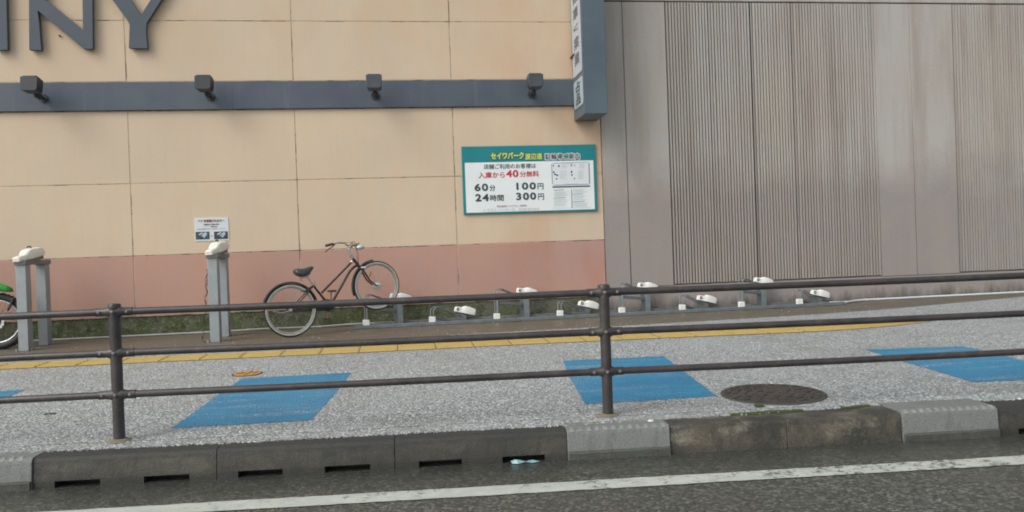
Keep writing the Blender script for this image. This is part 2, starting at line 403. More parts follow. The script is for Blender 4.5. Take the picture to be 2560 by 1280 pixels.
# white edge line: long thin sheet with slightly ragged edges
def ragged(s0, s1, t0, t1, step, amp, zf):
    n = int((t1-t0)/step); a = []; b = []
    for i in range(n+1):
        t = t0+(t1-t0)*i/n
        a.append(zf(t, s0+random.uniform(-amp, amp))); b.append(zf(t, s1+random.uniform(-amp, amp)))
    return a, b
def strip(name, a, b, mat, kind='structure', thick=0):
    m_ = MB(); n = len(a); m_.add(list(a)+list(b), [(i, i+1, n+i+1, n+i) for i in range(n-1)])
    o = m_.build(name, mat, smooth=False); return tag(o, kind=kind)
a, b = ragged(-.940, -.782, -30, 30, .05, .004, lambda t, s: S(t, s, .004)); strip('road_marking', a, b, m_line)

# bound gravel pavement; its far edge follows the concrete verge, its near edge laps raggedly over the kerb
far = [(-14, 9.05), (-4.3, 9.19), (-1.7, 9.30), (.9, 9.42), (2.85, 9.45), (5.3, 9.60), (6.5, 9.80), (8.9, 10.44), (11.5, 10.72), (16, 10.8)]
def interp(tab, x):
    for (x0, y0), (x1, y1) in zip(tab, tab[1:]):
        if x <= x1: return y0+(y1-y0)*max(0, (x-x0)/(x1-x0))
    return tab[-1][1]
near = [(-14, -.165), (-2.9, -.160), (-.9, -.195), (.6, -.185), (.95, -.205), (1.55, -.175), (2.4, -.13), (3.1, -.085), (3.5, -.12), (4.0, -.13), (14, -.14)]
A = []; B = []
n = 2400
for i in range(n+1):
    t = -12+26*i/n
    s = interp(near, t)+random.uniform(-.008, .008)+.006*math.sin(t*9)+.005*math.sin(t*23)
    A.append(G(t, s, .004)); 
    X = S(t, 0, 0).x + (interp(far, t)-5.03)*.065*0
    Yf = interp(far, X)+random.uniform(-.006, .006); B.append(Vector((X, Yf, gz(X, Yf)+.004)))
m_ = MB(); cols = [A]
for kx in (.05, .3, .65): cols.append([a_.lerp(b_, kx) for a_, b_ in zip(A, B)])
cols.append(B)
Aw = [Vector((p.x, p.y, p.z-.012)) for p in A]
cols = [Aw]+cols
vs = [p for c_ in cols for p in c_]; L_ = n+1
m_.add(vs, [(j*L_+i, j*L_+i+1, (j+1)*L_+i+1, (j+1)*L_+i) for j in range(len(cols)-1) for i in range(n)])
tag(m_.build('pavement', m_gravel, smooth=False), kind='structure')
# concrete verge between the gravel and the walls, laid a little lower
a = [Vector((x, interp(far, x)-.3, gz(x, interp(far, x)-.3)-.001)) for x in [-14+.5*i for i in range(64)]]
b = [Vector((p.x, WY+.1, gz(p.x, WY+.1)-.001)) for p in a]; strip('verge', a, b, m_verge)
# thin dark crack line running along the pavement
a, b = ragged(-.035, -.030, -3.5, 2.6, .06, .003, lambda t, s: G(t, s+.012*math.sin(t*2.1), .0055))
strip('pavement_seam', a, b, simple('seam_dirt', (.10, .10, .10), .9))

# loose aggregate along the ragged kerb edge
m_ = MB()
for i in range(1700):
    t = random.uniform(-3.6, 5.2); s = interp(near, t)+abs(random.gauss(0, .012))*random.choice((-.6, 1, 1)); r = random.uniform(.0035, .0075)
    m_.ball(G(t, s, .002+r*.2), r, 5, 3, (random.uniform(.8, 1.3), random.uniform(.8, 1.3), .8))
tag(m_.build('edge_gravel', m_gravel, smooth=False), kind='stuff')

m_ = MB()
for i in range(120):
    t = random.uniform(-4, 6.5); s_ = random.uniform(.1, 3.6); r = random.uniform(.003, .010); a_ = random.uniform(0, 6.28)
    c_ = G(t, s_, .0045); m_.add([c_+Vector((r*math.cos(a_+q*1.05)*random.uniform(.6, 1.2), r*math.sin(a_+q*1.05)*random.uniform(.6, 1.2), 0)) for q in range(6)], [tuple(range(6))])
tag(m_.build('pavement_speck', simple('dark_gum_speck', (.07, .065, .055), .9), smooth=False), kind='stuff')
c_ = gnd(124, 1038); m_ = MB(); m_.tube([c_+Vector((-.035, -.01, .008)), c_+Vector((0, .01, .014)), c_+Vector((.04, .012, .008))], .004, 5); m_.tube([c_+Vector((0, .01, .014)), c_+Vector((.015, -.02, .008))], .003, 5)
tag(m_.build('twig', simple('dark_twig', (.04, .035, .028), .9)), 'small dark twig lying on the gravel left of the left fence post', 'twig')
# blue painted patches
def patch(pts, name='painted_marking', amp=.007, step=.016):
    P = []
    m = len(pts)
    for i in range(m):
        p = Vector((*pts[i], 0)); q = Vector((*pts[(i+1) % m], 0)); k_ = max(2, int((q-p).length/step))
        for j in range(k_): 
            r_ = p.lerp(q, j/k_); P.append(Vector((r_.x+random.uniform(-amp, amp), r_.y+random.uniform(-amp, amp), 0)))
    for p in P: p.z = gz(p.x, p.y)+.0062
    return sheet(name, P, m_blue)
patch([(-1.495, 5.381), (-1.45, 6.25), (-1.394, 7.175), (-.463, 7.141), (-.524, 6.307), (-.62, 5.351)])
patch([(1.20, 5.297), (1.312, 6.307), (1.424, 7.138), (2.353, 7.062), (2.294, 6.624), (2.132, 5.291)])
patch([(4.014, 5.206), (4.095, 6.13), (4.17, 6.78), (5.05, 6.676), (5.064, 6.514), (4.96, 5.83), (4.90, 5.10)])
patch([(-4.3, 5.40), (-4.22, 7.22), (-3.172, 7.218), (-3.159, 6.944), (-3.237, 6.90), (-3.33, 5.40)])

# yellow tactile strip: one long ribbed mesh of bars with joints
yt = [(-12, 9.02), (-4.15, 8.939), (-1.559, 8.82), (1.195, 8.80), (2.847, 8.76), (5.24, 8.544), (6.0, 8.42)]
yb = [(-12, 8.62), (-3.959, 8.523), (-1.492, 8.401), (-.165, 8.33), (1.67, 8.28), (2.661, 8.22), (4.515, 8.07), (5.286, 8.16), (6.0, 8.38)]
m_ = MB(); g_ = MB()
x = -8.0
def yp(x, f, dz): 
    y_ = interp(yb, x)*(1-f)+interp(yt, x)*f; return Vector((x, y_, gz(x, y_)+dz))
while x < 5.95:
    x1 = min(x+.385, 5.97)
    m_.add([yp(x, 0, .009), yp(x1, 0, .009), yp(x1, 1, .009), yp(x, 1, .009)], [(0, 1, 2, 3)])
    for j in range(4):
        f0 = .10+j*.22; f1 = f0+.12
        m_.prism([yp(x+.012, f0, .009), yp(x1-.012, f0, .009), yp(x1-.012, f1, .009), yp(x+.012, f1, .009)], (0, 0, .006))
    x = x1+.012
tag(m_.build('tactile_paving', m_yel, smooth=False), kind='structure')
a = [yp(-8+.4*i, -.02, .0065) for i in range(35)]; b = [yp(-8+.4*i, 1.02, .0065) for i in range(35)]
strip('tactile_bed', a, b, simple('tactile_bed_dirt', (.17, .13, .06), .9))

# ------------------------------------------------------------------ kerb
KT = .172
m_stud = simple('pale_kerb_stud', (.215, .230, .215), .5, var=.2, scale=30)
def kerb_profile(h=KT, dx=0):   # (s, z) around, front foot first
    return [(-.33+dx, -.04), (-.315+dx, h-.030), (-.308+dx, h-.012), (-.293+dx, h-.002), (-.275+dx, h), (-.06, h+.001), (-.06, -.04)]
def kerb_block(t0, t1, mat, slots=(), h=KT, name='kerb', dx=0, studs=False):
    m_ = MB(); pr = kerb_profile(h, dx)
    def ring(t, prf): return [S(t, s, z) for s, z in prf]
    if not slots:
        a_ = ring(t0, pr); m_.prism(a_, S(t1, 0, 0)-S(t0, 0, 0))
    else:
        cur = t0
        hi = [(-.33+(.035/.142)*.015+dx, .038)]+pr[1:6]+[(-.06, .038)]
        m_.prism(ring(t0, hi), S(t1, 0, 0)-S(t0, 0, 0))
        lowp = [(-.33+dx, -.04), (-.3263+dx, .038), (-.06, .038), (-.06, -.04)]
        for (a_, b_) in list(slots)+[(t1, t1)]:
            if a_ > cur: m_.prism(ring(cur, lowp), S(a_, 0, 0)-S(cur, 0, 0))
            cur = b_
        m_.prism([S(t0, -.20, -.03), S(t0, -.20, .0379), S(t0, -.19, .0379), S(t0, -.19, -.03)], S(t1, 0, 0)-S(t0, 0, 0))
    if studs:
        t = t0+.02; ms_ = MB()
        while t < t1-.03:
            ms_.prism([S(t, -.312+dx, h-.014), S(t, -.290+dx, h+.003), S(t, -.276+dx, h+.004), S(t, -.276+dx, h-.006), S(t, -.30+dx, h-.03)], S(t+.024, 0, 0)-S(t, 0, 0)); t += .050
        tag(ms_.build('kerb_studs', m_stud, bevel=.001), kind='structure')
    return tag(m_.build(name, mat, bevel=.003 if not slots else 0, smooth=True), kind='structure')
tA = tk(81, 1224); tB = tk(1419, 1149); tC = tk(1677, 1135); tD = tk(2262, 1105); tE = tk(2495, 1089)
t1_ = tA+(tB-tA)/3; t2_ = tA+2*(tB-tA)/3
slots = [(tk(p, q), tk(p2, q2)) for p, q, p2, q2 in ((147, 1214, 258, 1209), (365, 1204, 478, 1198), (600, 1190, 709, 1186), (815, 1178, 927, 1173), (1048, 1166, 1155, 1162), (1256, 1157, 1363, 1152))]
g = .0022
kerb_block(tA+g, t1_-g, m_kold, slots[0:2]); kerb_block(t1_+g, t2_-g, m_kold, slots[2:4]); kerb_block(t2_+g, tB-g, m_kold, slots[4:6])
kerb_block(tA-1.0, tA-g, m_knew, h=KT+.004, dx=-.012, studs=True); kerb_block(tA-2.0, tA-1.0-g, m_kold); kerb_block(tA-10, tA-2-g, m_kmid)
kerb_block(tB+g, tC-g, m_knew, h=KT+.004, dx=-.012, studs=True)
tm = (tC+tD)/2
kerb_block(tC+g, tm-g/2, m_kmid); kerb_block(tm+g/2, tD-g, m_kmid)
kerb_block(tD+g, tE-g, m_knew, h=KT+.010, dx=-.014, studs=True)
kerb_block(tE+g, tE+1, m_kold, [(tE+.13, tE+.38), (tE+.62, tE+.87)]); kerb_block(tE+1+g, tE+9, m_kmid)
sheet('gutter_bed', [S(-14, -.30, -.006), S(14, -.30, -.006), S(14, -.05, -.006), S(-14, -.05, -.006)], simple('slot_debris', (.075, .07, .06), .95, var=.4, scale=20))
# grey apron at the foot of the pale kerb stones
for (a_, b_) in ((tB, tC), (tD, tE), (tA-1.0, tA)):
    m_ = MB().prism([S(a_+.004, -.352, -.03), S(a_+.004, -.352, .040), S(a_+.004, -.343, .048), S(a_+.004, -.33, .05), S(a_+.004, -.33, -.03)], S(b_-.004, 0, 0)-S(a_+.004, 0, 0))
    tag(m_.build('kerb_apron', kerbmat('apron_%d' % int(a_*10+50), (.10, .105, .095), (.085, .09, .08), (.05, .05, .045), .5, .1), bevel=.003), kind='structure')
# studs / plugs on the middle pale kerb stone
m_ = MB(); 
p = S(tB+.11+.42, -.215, KT+.004); m_.tube([S(tC-.085, -.205, KT+.003), S(tC-.085, -.205, KT+.010)], .019, 20)
tag(m_.build('survey_stud', m_white, bevel=.002), 'round white survey stud set in the pale kerb stone by the right fence post', 'survey stud')
# moss along the kerb edge
m_ = MB()
mt = [ts(gnd(px_, py_))[0] for px_, py_ in ((1825, 1037), (2000, 1024), (2095, 1018), (2165, 1012))]
for i in range(2600):
    t = random.uniform(mt[0], mt[1]) if i % 5 else random.uniform(mt[2], mt[3])
    wd_ = .022*math.sin(math.pi*min(1, max(0, (t-mt[0])/(mt[1]-mt[0]))))+.012 if i % 5 else .012
    s = interp(near, t)+random.uniform(-.012, wd_)+.006*math.sin(t*31); r = random.uniform(.003, .008)
    m_.ball(G(t, s, .003), r, 5, 3, (1.3, 1, random.uniform(.5, 1.1)))
cm_ = gnd(1898, 1019)
for i in range(160):
    a_ = random.gauss(0, .014); b_ = random.gauss(0, .012); m_.ball((cm_.x+a_, cm_.y+b_, gz(cm_.x+a_, cm_.y+b_)+random.uniform(.004, .016)), random.uniform(.003, .006), 5, 3)
tag(m_.build('moss', m_mossg, smooth=False), 'bright green moss growing along the kerb edge', 'moss', kind='stuff')

# ------------------------------------------------------------------ cream shop building
bld = thing('shop_building', (-1.3, WY, .3), 'cream panelled shop wall with a rose painted lower course and slate stripe', 'building')
XR = 2.852
xs = [-9.777, -7.666, -5.556, -3.445, -1.334, .776, XR]
zs = [1.352, 2.294, 3.239, 3.618, 4.415, 5.36, 6.30, 7.24]
gp = .0060
m_ = MB()
for i in range(len(xs)-1):
    for j in range(len(zs)-1):
        if j == 2: continue
        jx = random.uniform(-.0015, .0015)
        m_.bb((xs[i]+gp, WY-.004+jx, zs[j]+gp*.8), (xs[i+1]-(gp if i < 5 else 0), WY+.08, zs[j+1]-gp*.8))
m_.build('wall_panel', m_cream, bld, bevel=.0025, seg=1)
m_ = MB()
for i in range(len(xs)-1): m_.bb((xs[i]+gp, WY-.003+random.uniform(-.001, .001), .57), (xs[i+1]-(gp if i < 5 else 0), WY+.08, zs[0]-gp*.8))
tag(m_.build('lower_wall_panel', m_rose, bld, bevel=.0025, seg=1), 'rose painted lowest course of panels')
m_ = MB(); m_.bb((xs[0], WY+.0002, .56), (XR-.004, WY+.2, 7.24)); m_.build('joint_sealant', m_seal, bld)
m_ = MB(); m_.bb((xs[0], WY+.016, -.05), (XR-.004, WY+.3, .559)); 
tag(m_.build('plinth', m_moss, bld), 'moss covered concrete plinth at the wall foot')
m_ = MB(); m_.bb((xs[0], WY-.045, 3.243), (2.50, WY+.003, 3.606)); m_.build('slate_stripe', m_band, bld, bevel=.003)
m_ = MB(); m_.bb((xs[0], WY-.012, 3.606), (2.50, WY+.002, 3.613)); m_.build('stripe_flashing', m_seal, bld)
m_ = MB(); m_.bb((xs[0], WY+.31, -.05), (XR-.02, WY+8, 7.24)); m_.build('building_body', m_cream, bld)

# rust blob stains where bolts sit above the stripe are in the paint; the ribbed neighbour:
nb = thing('concrete_building', (6, WY, .3), 'grey brown concrete wall with vertical ribs and flat stained panels', 'building')
X0 = 2.862; XE = 15.0
m_ = MB()
zt = 4.70
for a_, b_ in ((X0, 3.213), (3.223, 3.842), (7.05, 7.617), (7.623, 8.312)):
    MB().bb((a_, WY-.02, .668), (b_, WY+.1, zt)).build('flat_panel', m_conc, nb, bevel=.004, seg=1)
m_ = MB(); pitch = .0453
def ribs(xa, xb):
    nn = int(round((xb-xa)/pitch)); p_ = (xb-xa)/nn
    for i in range(nn):
        x_ = xa+i*p_+random.uniform(-.002, .002); deep = (i % 14 == 0)
        g2 = p_*((.50 if deep else .36)+random.uniform(-.05, .05)); yr = random.uniform(.016, .022)
        m_.prism([(x_+g2*.6, WY+.012, .69), (x_+g2, WY-yr, .69), (x_+p_-g2*.45, WY-yr, .69), (x_+p_-g2*.1, WY+.012, .69)], (0, 0, zt-.69))
ribs(3.85, 7.045); ribs(8.32, XE)
JX = [3.85+i*14*.0453 for i in range(6)]+[8.32+i*14*.0453 for i in range(11)]
for j_, x_ in enumerate(JX): MB().bb((x_-.003, WY-(.012 if j_ in (2,) else -.003), .69), (x_+(.010 if j_ in (2, 4) else .006), WY+.0118, zt)).build('panel_joint', m_dark, nb)
m_.build('rib_panel', m_rib, nb, smooth=False)
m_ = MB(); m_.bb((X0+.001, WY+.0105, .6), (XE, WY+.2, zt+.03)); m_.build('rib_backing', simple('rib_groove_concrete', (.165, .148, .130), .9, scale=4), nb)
m_ = MB(); m_.bb((X0, WY-.012, -.05), (XE, WY+.3, .664)); m_.build('plinth', m_conc, nb, bevel=.004)
m_ = MB(); m_.bb((X0, WY-.018, zt+.022), (XE, WY+.3, 7.3)); m_.build('upper_wall', m_conc, nb, bevel=.004)
m_ = MB(); m_.bb((X0+.002, WY+.31, -.05), (XE, WY+8, 7.3)); m_.build('building_body', m_conc, nb)

# ------------------------------------------------------------------ raised shop lettering (I N Y, the rest out of frame)
def letter(polys, label, w0):
    ctr = at(*w0, WY-.08)
    t = thing('sign_letter', (ctr.x, WY, ctr.z), label, 'sign letter', 'raised slate letters high on the cream wall')
    m_ = MB()
    for P in polys:
        m_.prism([at(px, py, WY-.075) if False else Vector((at(px, py, WY-.085).x, WY-.085, at(px, py, WY-.085).z)) for px, py in P], (0, .06, 0))
    m_.build('letter_face', m_letter, t, bevel=.002, seg=1)
    for px, py in ((w0[0], w0[1]-20), (w0[0], w0[1]-120)):
        p = at(px, py, WY); MB().tube([(p.x, WY-.026, p.z), (p.x, WY+.01, p.z)], .012, 8).build('stand_off', m_letter, t)
# glyph outlines measured off the photo and continued above its top edge
letter([[(-14, -330), (17, -330), (16, 0), (19, 124), (-12, 126), (-13, 0)]], 'slate letter stem cut by the left edge of the photo', (3, 120))
letter([[(74, -330), (110, -330), (206, -140), (203, -330), (231, -330), (230, 0), (232, 121), (208, 122), (94, 27), (99, 60), (102, 125), (73, 125), (72, 60), (73, 0)][:0] or
        [(72, 0), (73, -318), (104, -318), (112, 0), (118, 2), (207, 74), (206, 0), (202, -318), (229, -318), (231, 0), (232, 122), (209, 122), (94, 26), (98, 60), (103, 125), (73, 125)]],
       'slate letter N, middle of the three raised letters', (150, 110))
letter([[(322, 120), (324, 62), (318, 50), (280, -2), (200, -150), (238, -150), (326, -2), (352, 38), (376, 0), (462, -150), (498, -150), (403, 0), (366, 58), (365, 80), (369, 121)]],
       'slate letter Y, right-hand of the three raised letters', (345, 110))

# ------------------------------------------------------------------ wall floodlights
def floodlight(mx, label, mat, first=None):
    z = 3.405
    loc = Vector((mx, WY-.045, z))
    if first is not None:
        o = copy_tree(first); o.location = loc; o['label'] = label
        for ch in o.children:
            if ch.name.startswith('lamp_housing'): 
                ch.data = ch.data.copy(); ch.data.materials[0] = mat
        return o
    t = thing('floodlight', loc, label, 'floodlight', 'floodlights on the slate stripe')
    MB().tube([loc+Vector((0, .0, 0)), loc+Vector((0, -.02, 0))], .055, 20).build('mount_plate', m_floodm, t, bevel=.003)
    a = MB(); a.tube([loc+Vector((0, -.01, 0)), loc+Vector((0, -.07, -.005)), loc+Vector((0, -.12, .03)), loc+Vector((0, -.20, .07))], [.022, .022, .02, .018], 12)
    a.ball(loc+Vector((0, -.12, .004)), .042); a.ball(loc+Vector((0, -.2, .0)), .034); a.build('swivel_arm', m_floodm, t)
    # housing: hooded box, wide curved top edge, narrowing below; faces up and back to the wall letters
    c = loc+Vector((0, -.33, .098)); h = MB()
    prof_f = [(-.104, .088), (-.06, .098), (0, .101), (.06, .098), (.104, .088), (.102, .0), (.096, -.070), (.078, -.092), (-.078, -.092), (-.096, -.070), (-.102, .0)]
    M_ = Matrix.Rotation(R(-7), 3, 'X')
    Rf = [c+M_ @ Vector((x, -.075, z_)) for x, z_ in prof_f]; Rb = [c+M_ @ Vector((x*.95, .10, z_*.92+.008)) for x, z_ in prof_f]
    k_ = len(Rf); h.add(Rf+Rb, [tuple(range(k_)), tuple(range(k_, 2*k_))[::-1]]+[(i, (i+1) % k_, k_+(i+1) % k_, k_+i) for i in range(k_)])
    h.build('lamp_housing', mat, t, bevel=.008)
    g2 = MB(); g2.box(c+M_ @ Vector((0, .012, .104)), (.16, .13, .006), M_); g2.build('lamp_glass', m_glass, t, bevel=.002)
    return t
lx = [-4.444, -2.394, -.261, 1.876]
f1 = floodlight(lx[0], 'leftmost black floodlight on the slate stripe, seen partly from its side', m_floodm)
floodlight(lx[1], 'black floodlight second from left, above the small white notice', m_floodm, f1)
floodlight(lx[2], 'greyish floodlight third from left, in a paler housing', m_flood2, f1)
floodlight(lx[3], 'floodlight furthest right, nearest the hanging blade sign', m_flood2, f1)

# ------------------------------------------------------------------ lettering helper
FONTSZ = {}
def text(s, cx, cz, wd, ht, y, mat, parent, off=0.0, name='lettering', face='front', x_at=None, space=1.0):
    """flat lettering fitted into wd x ht; off = extra stroke weight in metres (shifted copies, each .1 mm further out)"""
    cu = bpy.data.curves.new('t', 'FONT'); cu.body = s; cu.size = 1; cu.resolution_u = 3; cu.align_x = 'CENTER'; cu.space_character = space
    ob = bpy.data.objects.new('t', cu); COL.objects.link(ob)
    bpy.context.view_layer.update(); dg = bpy.context.evaluated_depsgraph_get()
    me = bpy.data.meshes.new_from_object(ob.evaluated_get(dg)); bpy.data.objects.remove(ob)
    X = [v.co.x for v in me.vertices]; Yv = [v.co.y for v in me.vertices]
    if not X: return None
    x0, x1, y0, y1 = min(X), max(X), min(Yv), max(Yv); wd -= 2*off; ht -= 2*off
    sx = wd/max(1e-6, x1-x0); sy = ht/max(1e-6, y1-y0)
    base = [((v.co.x-(x0+x1)/2)*sx, (v.co.y-(y0+y1)/2)*sy) for v in me.vertices]; F = [tuple(p.vertices) for p in me.polygons]
    sh = [(0, 0)]+([(off*math.cos(q*math.pi/4), off*math.sin(q*math.pi/4)) for q in range(8)] if off else [])
    V = []; FF = []
    for i, (dx, dz) in enumerate(sh):
        o_ = len(V); e_ = .0001*i
        for a_, b_ in base:
            V.append(Vector((cx+a_+dx, y-e_, cz+b_+dz)) if face == 'front' else Vector((x_at-e_, cx-a_-dx, cz+b_+dz)))
        FF += [tuple(k+o_ for k in f) for f in F]
    offp = Vector((0, 0, 0)); p = parent
    while p is not None: offp = offp+p.location; p = p.parent
    m2 = bpy.data.meshes.new(name); m2.from_pydata([v-offp for v in V], [], FF); m2.materials.append(mat)
    o = bpy.data.objects.new(name, m2); COL.objects.link(o); o.parent = parent
    return o

# ------------------------------------------------------------------ parking notice board
BX0, BX1, BZ0, BZ1 = .878, 2.762, 1.763, 2.696
brd = thing('notice_board', (1.82, WY, BZ0), 'teal bordered white parking price board with Japanese writing', 'sign board')
yb_ = WY-.034
MB().bb((BX0, yb_, BZ0), (BX1, WY-.004, BZ1)).build('board_panel', m_teal, brd, bevel=.003)
def C5(x, y):   # close-up crop of the board -> photo pixel -> wall point
    return at(1130+x/5.818, 340+y/5.818, yb_)
PX = .00563/5.818
ftl, ftr, fbr, fbl = C5(184, 397), C5(2053, 347), C5(2078, 1060), C5(212, 1121)
MB().bb(((ftl.x+fbl.x)/2, yb_-.003, (fbl.z+fbr.z)/2), ((ftr.x+fbr.x)/2, yb_-.001, (ftl.z+ftr.z)/2)).build('white_field', m_sw, brd)
yt_ = yb_-.005
def bt(s, x, y, wd, ht, mat, off=0.0, dy=0, space=1.0):
    p = C5(x, y); return text(s, p.x, p.z, wd*PX, ht*PX, yt_-dy, mat, brd, off, space=space)
bt('セイワパーク', 805, 287, 500, 120, m_navy, .0115); bt('セイワパーク', 805, 287, 480, 100, m_lime, .0055, .0015)
bt('渡辺通', 1185, 298, 266, 108, m_navy, .0085); bt('渡辺通', 1185, 298, 250, 92, m_lime, .0032, .0015)
bt('駐輪場ご案内', 1605, 298, 528, 108, m_sw, .0085); bt('駐輪場ご案内', 1605, 298, 508, 88, m_ink, .0016, .0015)
bt('店舗ご利用のお客様は', 842, 440, 752, 72, m_ink, .0010)
bt('入庫から', 576, 568, 380, 88, m_inkred, .0018); bt('40', 876, 548, 182, 106, m_inkred, .0060, 0, 1.1); bt('分無料', 1125, 552, 278, 86, m_inkred, .0018)
bt('60', 426, 748, 196, 108, m_ink, .0062, 0, 1.18); bt('分', 588, 755, 84, 88, m_ink, .0018)
bt('100', 1078, 728, 285, 106, m_ink, .0062, 0, 1.18); bt('円', 1286, 732, 86, 92, m_ink, .0018)
bt('24', 437, 897, 196, 108, m_ink, .0062, 0, 1.18); bt('時間', 652, 900, 196, 90, m_ink, .0018)
bt('300', 1078, 877, 292, 108, m_ink, .0062, 0, 1.18); bt('円', 1294, 882, 86, 92, m_ink, .0018)
bt('緊急連絡先（トラブル・故障等）', 870, 1018, 430, 30, m_inkpale, .0008); bt('トラストパトロール　0120-557-810', 868, 1070, 795, 42, m_inkpale, 0)
# instruction sheet with rounded frame, small print and pictograms
ins = MB(); a_ = C5(1462, 718); b_ = C5(1990, 380)
ins.bb((a_.x, yt_-.0005, a_.z), (b_.x, yt_+.001, b_.z)); ins.build('instruction_sheet', m_sw2, brd)
ln = MB()
def bar(x0, y0, x1, y1, th, mb):
    p = C5(x0, y0); q = C5(x1, y1); d = q-p; d.y = 0; n_ = Vector((-d.z, 0, d.x)).normalized()*(th*PX/2); yy = yt_-.002
    P = [Vector((k_.x, yy, k_.z)) for k_ in (p+n_, q+n_, q-n_, p-n_)]; mb.add(P, [(0, 1, 2, 3)])
for q in ((1458, 398, 1975, 380, 5), (1447, 410, 1460, 700, 7), (1990, 392, 2000, 690, 9), (1470, 717, 1990, 700, 5), (1738, 775, 1745, 1050, 8), (1475, 790, 1625, 783, 5), (1475, 905, 1650, 896, 5), (1755, 848, 1905, 838, 5), (1755, 958, 1930, 948, 5), (1462, 1050, 1735, 1046, 2), (1755, 1048, 2010, 1040, 2)): bar(*q, ln)
ln.build('ruled_line', m_ink, brd, smooth=False)
nv = MB(); bar(1458, 743, 2005, 728, 18, nv); nv.build('navy_bar', m_navy, brd, smooth=False)
sp = MB()
for (x0, y0, wdt, rows_, stp) in ((1590, 415, 90, 4, 17), (1850, 408, 85, 5, 14), (1570, 515, 110, 7, 18), (1830, 512, 110, 7, 18), (1480, 812, 230, 5, 17), (1480, 925, 230, 6, 18), (1765, 775, 210, 4, 15), (1765, 865, 220, 5, 16), (1765, 975, 220, 4, 16), (1665, 400, 110, 1, 10), (1640, 697, 200, 1, 6)):
    for r_ in range(rows_): bar(x0, y0+r_*stp, x0+wdt*random.uniform(.6, 1), y0+r_*stp-2.5, 4, sp)
sp.build('small_print', m_inkgrey, brd, smooth=False)
bt('△ 必ずご精算 △', 1735, 675, 170, 26, m_ink, .0); 
pc = MB()
def blob(x, y, rx, ry, mb, nn=9, y_off=-.0025, C=None, PXX=None):
    p = (C or C5)(x, y); k_ = PXX or PX; pts = [Vector((p.x+rx*k_*math.cos(a)*random.uniform(.8, 1.15), yt_+y_off, p.z+ry*k_*math.sin(a)*random.uniform(.8, 1.15))) for a in [2*math.pi*i/nn for i in range(nn)]]
    mb.add(pts, [tuple(range(nn))])
for q in ((1474, 432, 11, 14), (1552, 438, 15, 17), (1735, 427, 11, 16), (1782, 430, 6, 12), (1480, 528, 12, 15), (1500, 560, 18, 12), (1530, 570, 20, 10), (1738, 520, 14, 18), (1744, 568, 10, 15), (1780, 620, 8, 12), (1520, 625, 14, 10)): blob(*q, pc)
pc.build('pictogram', m_ink, brd, smooth=False)

# ------------------------------------------------------------------ small notice
NX0, NX1, NZ0, NZ1 = -2.670, -2.235, 1.516, 1.822
nt_ = thing('small_notice', (-2.45, WY, NZ0), 'small white motorbike parking notice with two photos on the cream wall', 'notice')
MB().bb((NX0, WY-.012, NZ0), (NX1, WY-.003, NZ1)).build('notice_panel', simple('notice_white', (.62, .66, .67), .4, var=.03), nt_, bevel=.002)
def C6(x, y): return at(460+x/14.22, 530+y/14.22, WY-.012)
P6 = .00572/14.22
def nt_t(s, x, y, wd, ht, mat, off=0.): p = C6(x, y); return text(s, p.x, p.z, wd*P6, ht*P6, WY-.0135, mat, nt_, off)
m_inkdr = simple('notice_dark_red_ink', (.22, .04, .06), .5)
nt_t('バイク', 628, 320, 232, 88, m_ink, .0012); nt_t('を駐輪される', 980, 312, 455, 98, m_inkdr, .0016); nt_t('方へ', 1345, 308, 180, 85, m_ink, .0010)
nt_t('駐輪場をご利用の際は', 980, 440, 490, 48, m_ink, .0006); nt_t('チェーンロックで', 790, 520, 340, 36, m_inkpale, 0); nt_t('車輪に通し', 1080, 516, 210, 44, m_inkdr, .0006); nt_t('左右の機械に戻してお支払いください', 980, 598, 900, 42, m_ink, 0)
def rect6(x0, y0, x1, y1, dy, mat, nm):
    p = C6(x0, y1); q = C6(x1, y0); return MB().add([(p.x, WY-.0128-dy, p.z), (q.x, WY-.0128-dy, p.z), (q.x, WY-.0128-dy, q.z), (p.x, WY-.0128-dy, q.z)], [(0, 1, 2, 3)]).build(nm, mat, nt_, smooth=False)
for (x0, y0, x1, y1) in ((420, 695, 905, 985), (1072, 685, 1558, 972)):
    rect6(x0, y0, x1, y1, 0, m_photo, 'photo_print')
    sh = MB()
    def q6(pts):
        sh.add([Vector((C6(x0+a, y0+b).x, WY-.0145, C6(x0+a, y0+b).z)) for a, b in pts], [tuple(range(len(pts)))])
    q6([(90, 100), (230, 20), (260, 60), (140, 135)]); q6([(190, 150), (330, 20), (405, 50), (400, 110), (290, 240), (250, 170), (200, 165)])
    sh.build('pictured_lock', m_photo2, nt_, smooth=False)
ar = MB(); p = C6(945, 850); q = C6(1025, 845)
ar.add([(p.x, WY-.0135, p.z-.004), (q.x, WY-.0135, q.z-.004), (q.x, WY-.0135, q.z+.003), (p.x, WY-.0135, p.z+.003)], [(0, 1, 2, 3)]); ar.build('arrow_mark', m_ink, nt_, smooth=False)

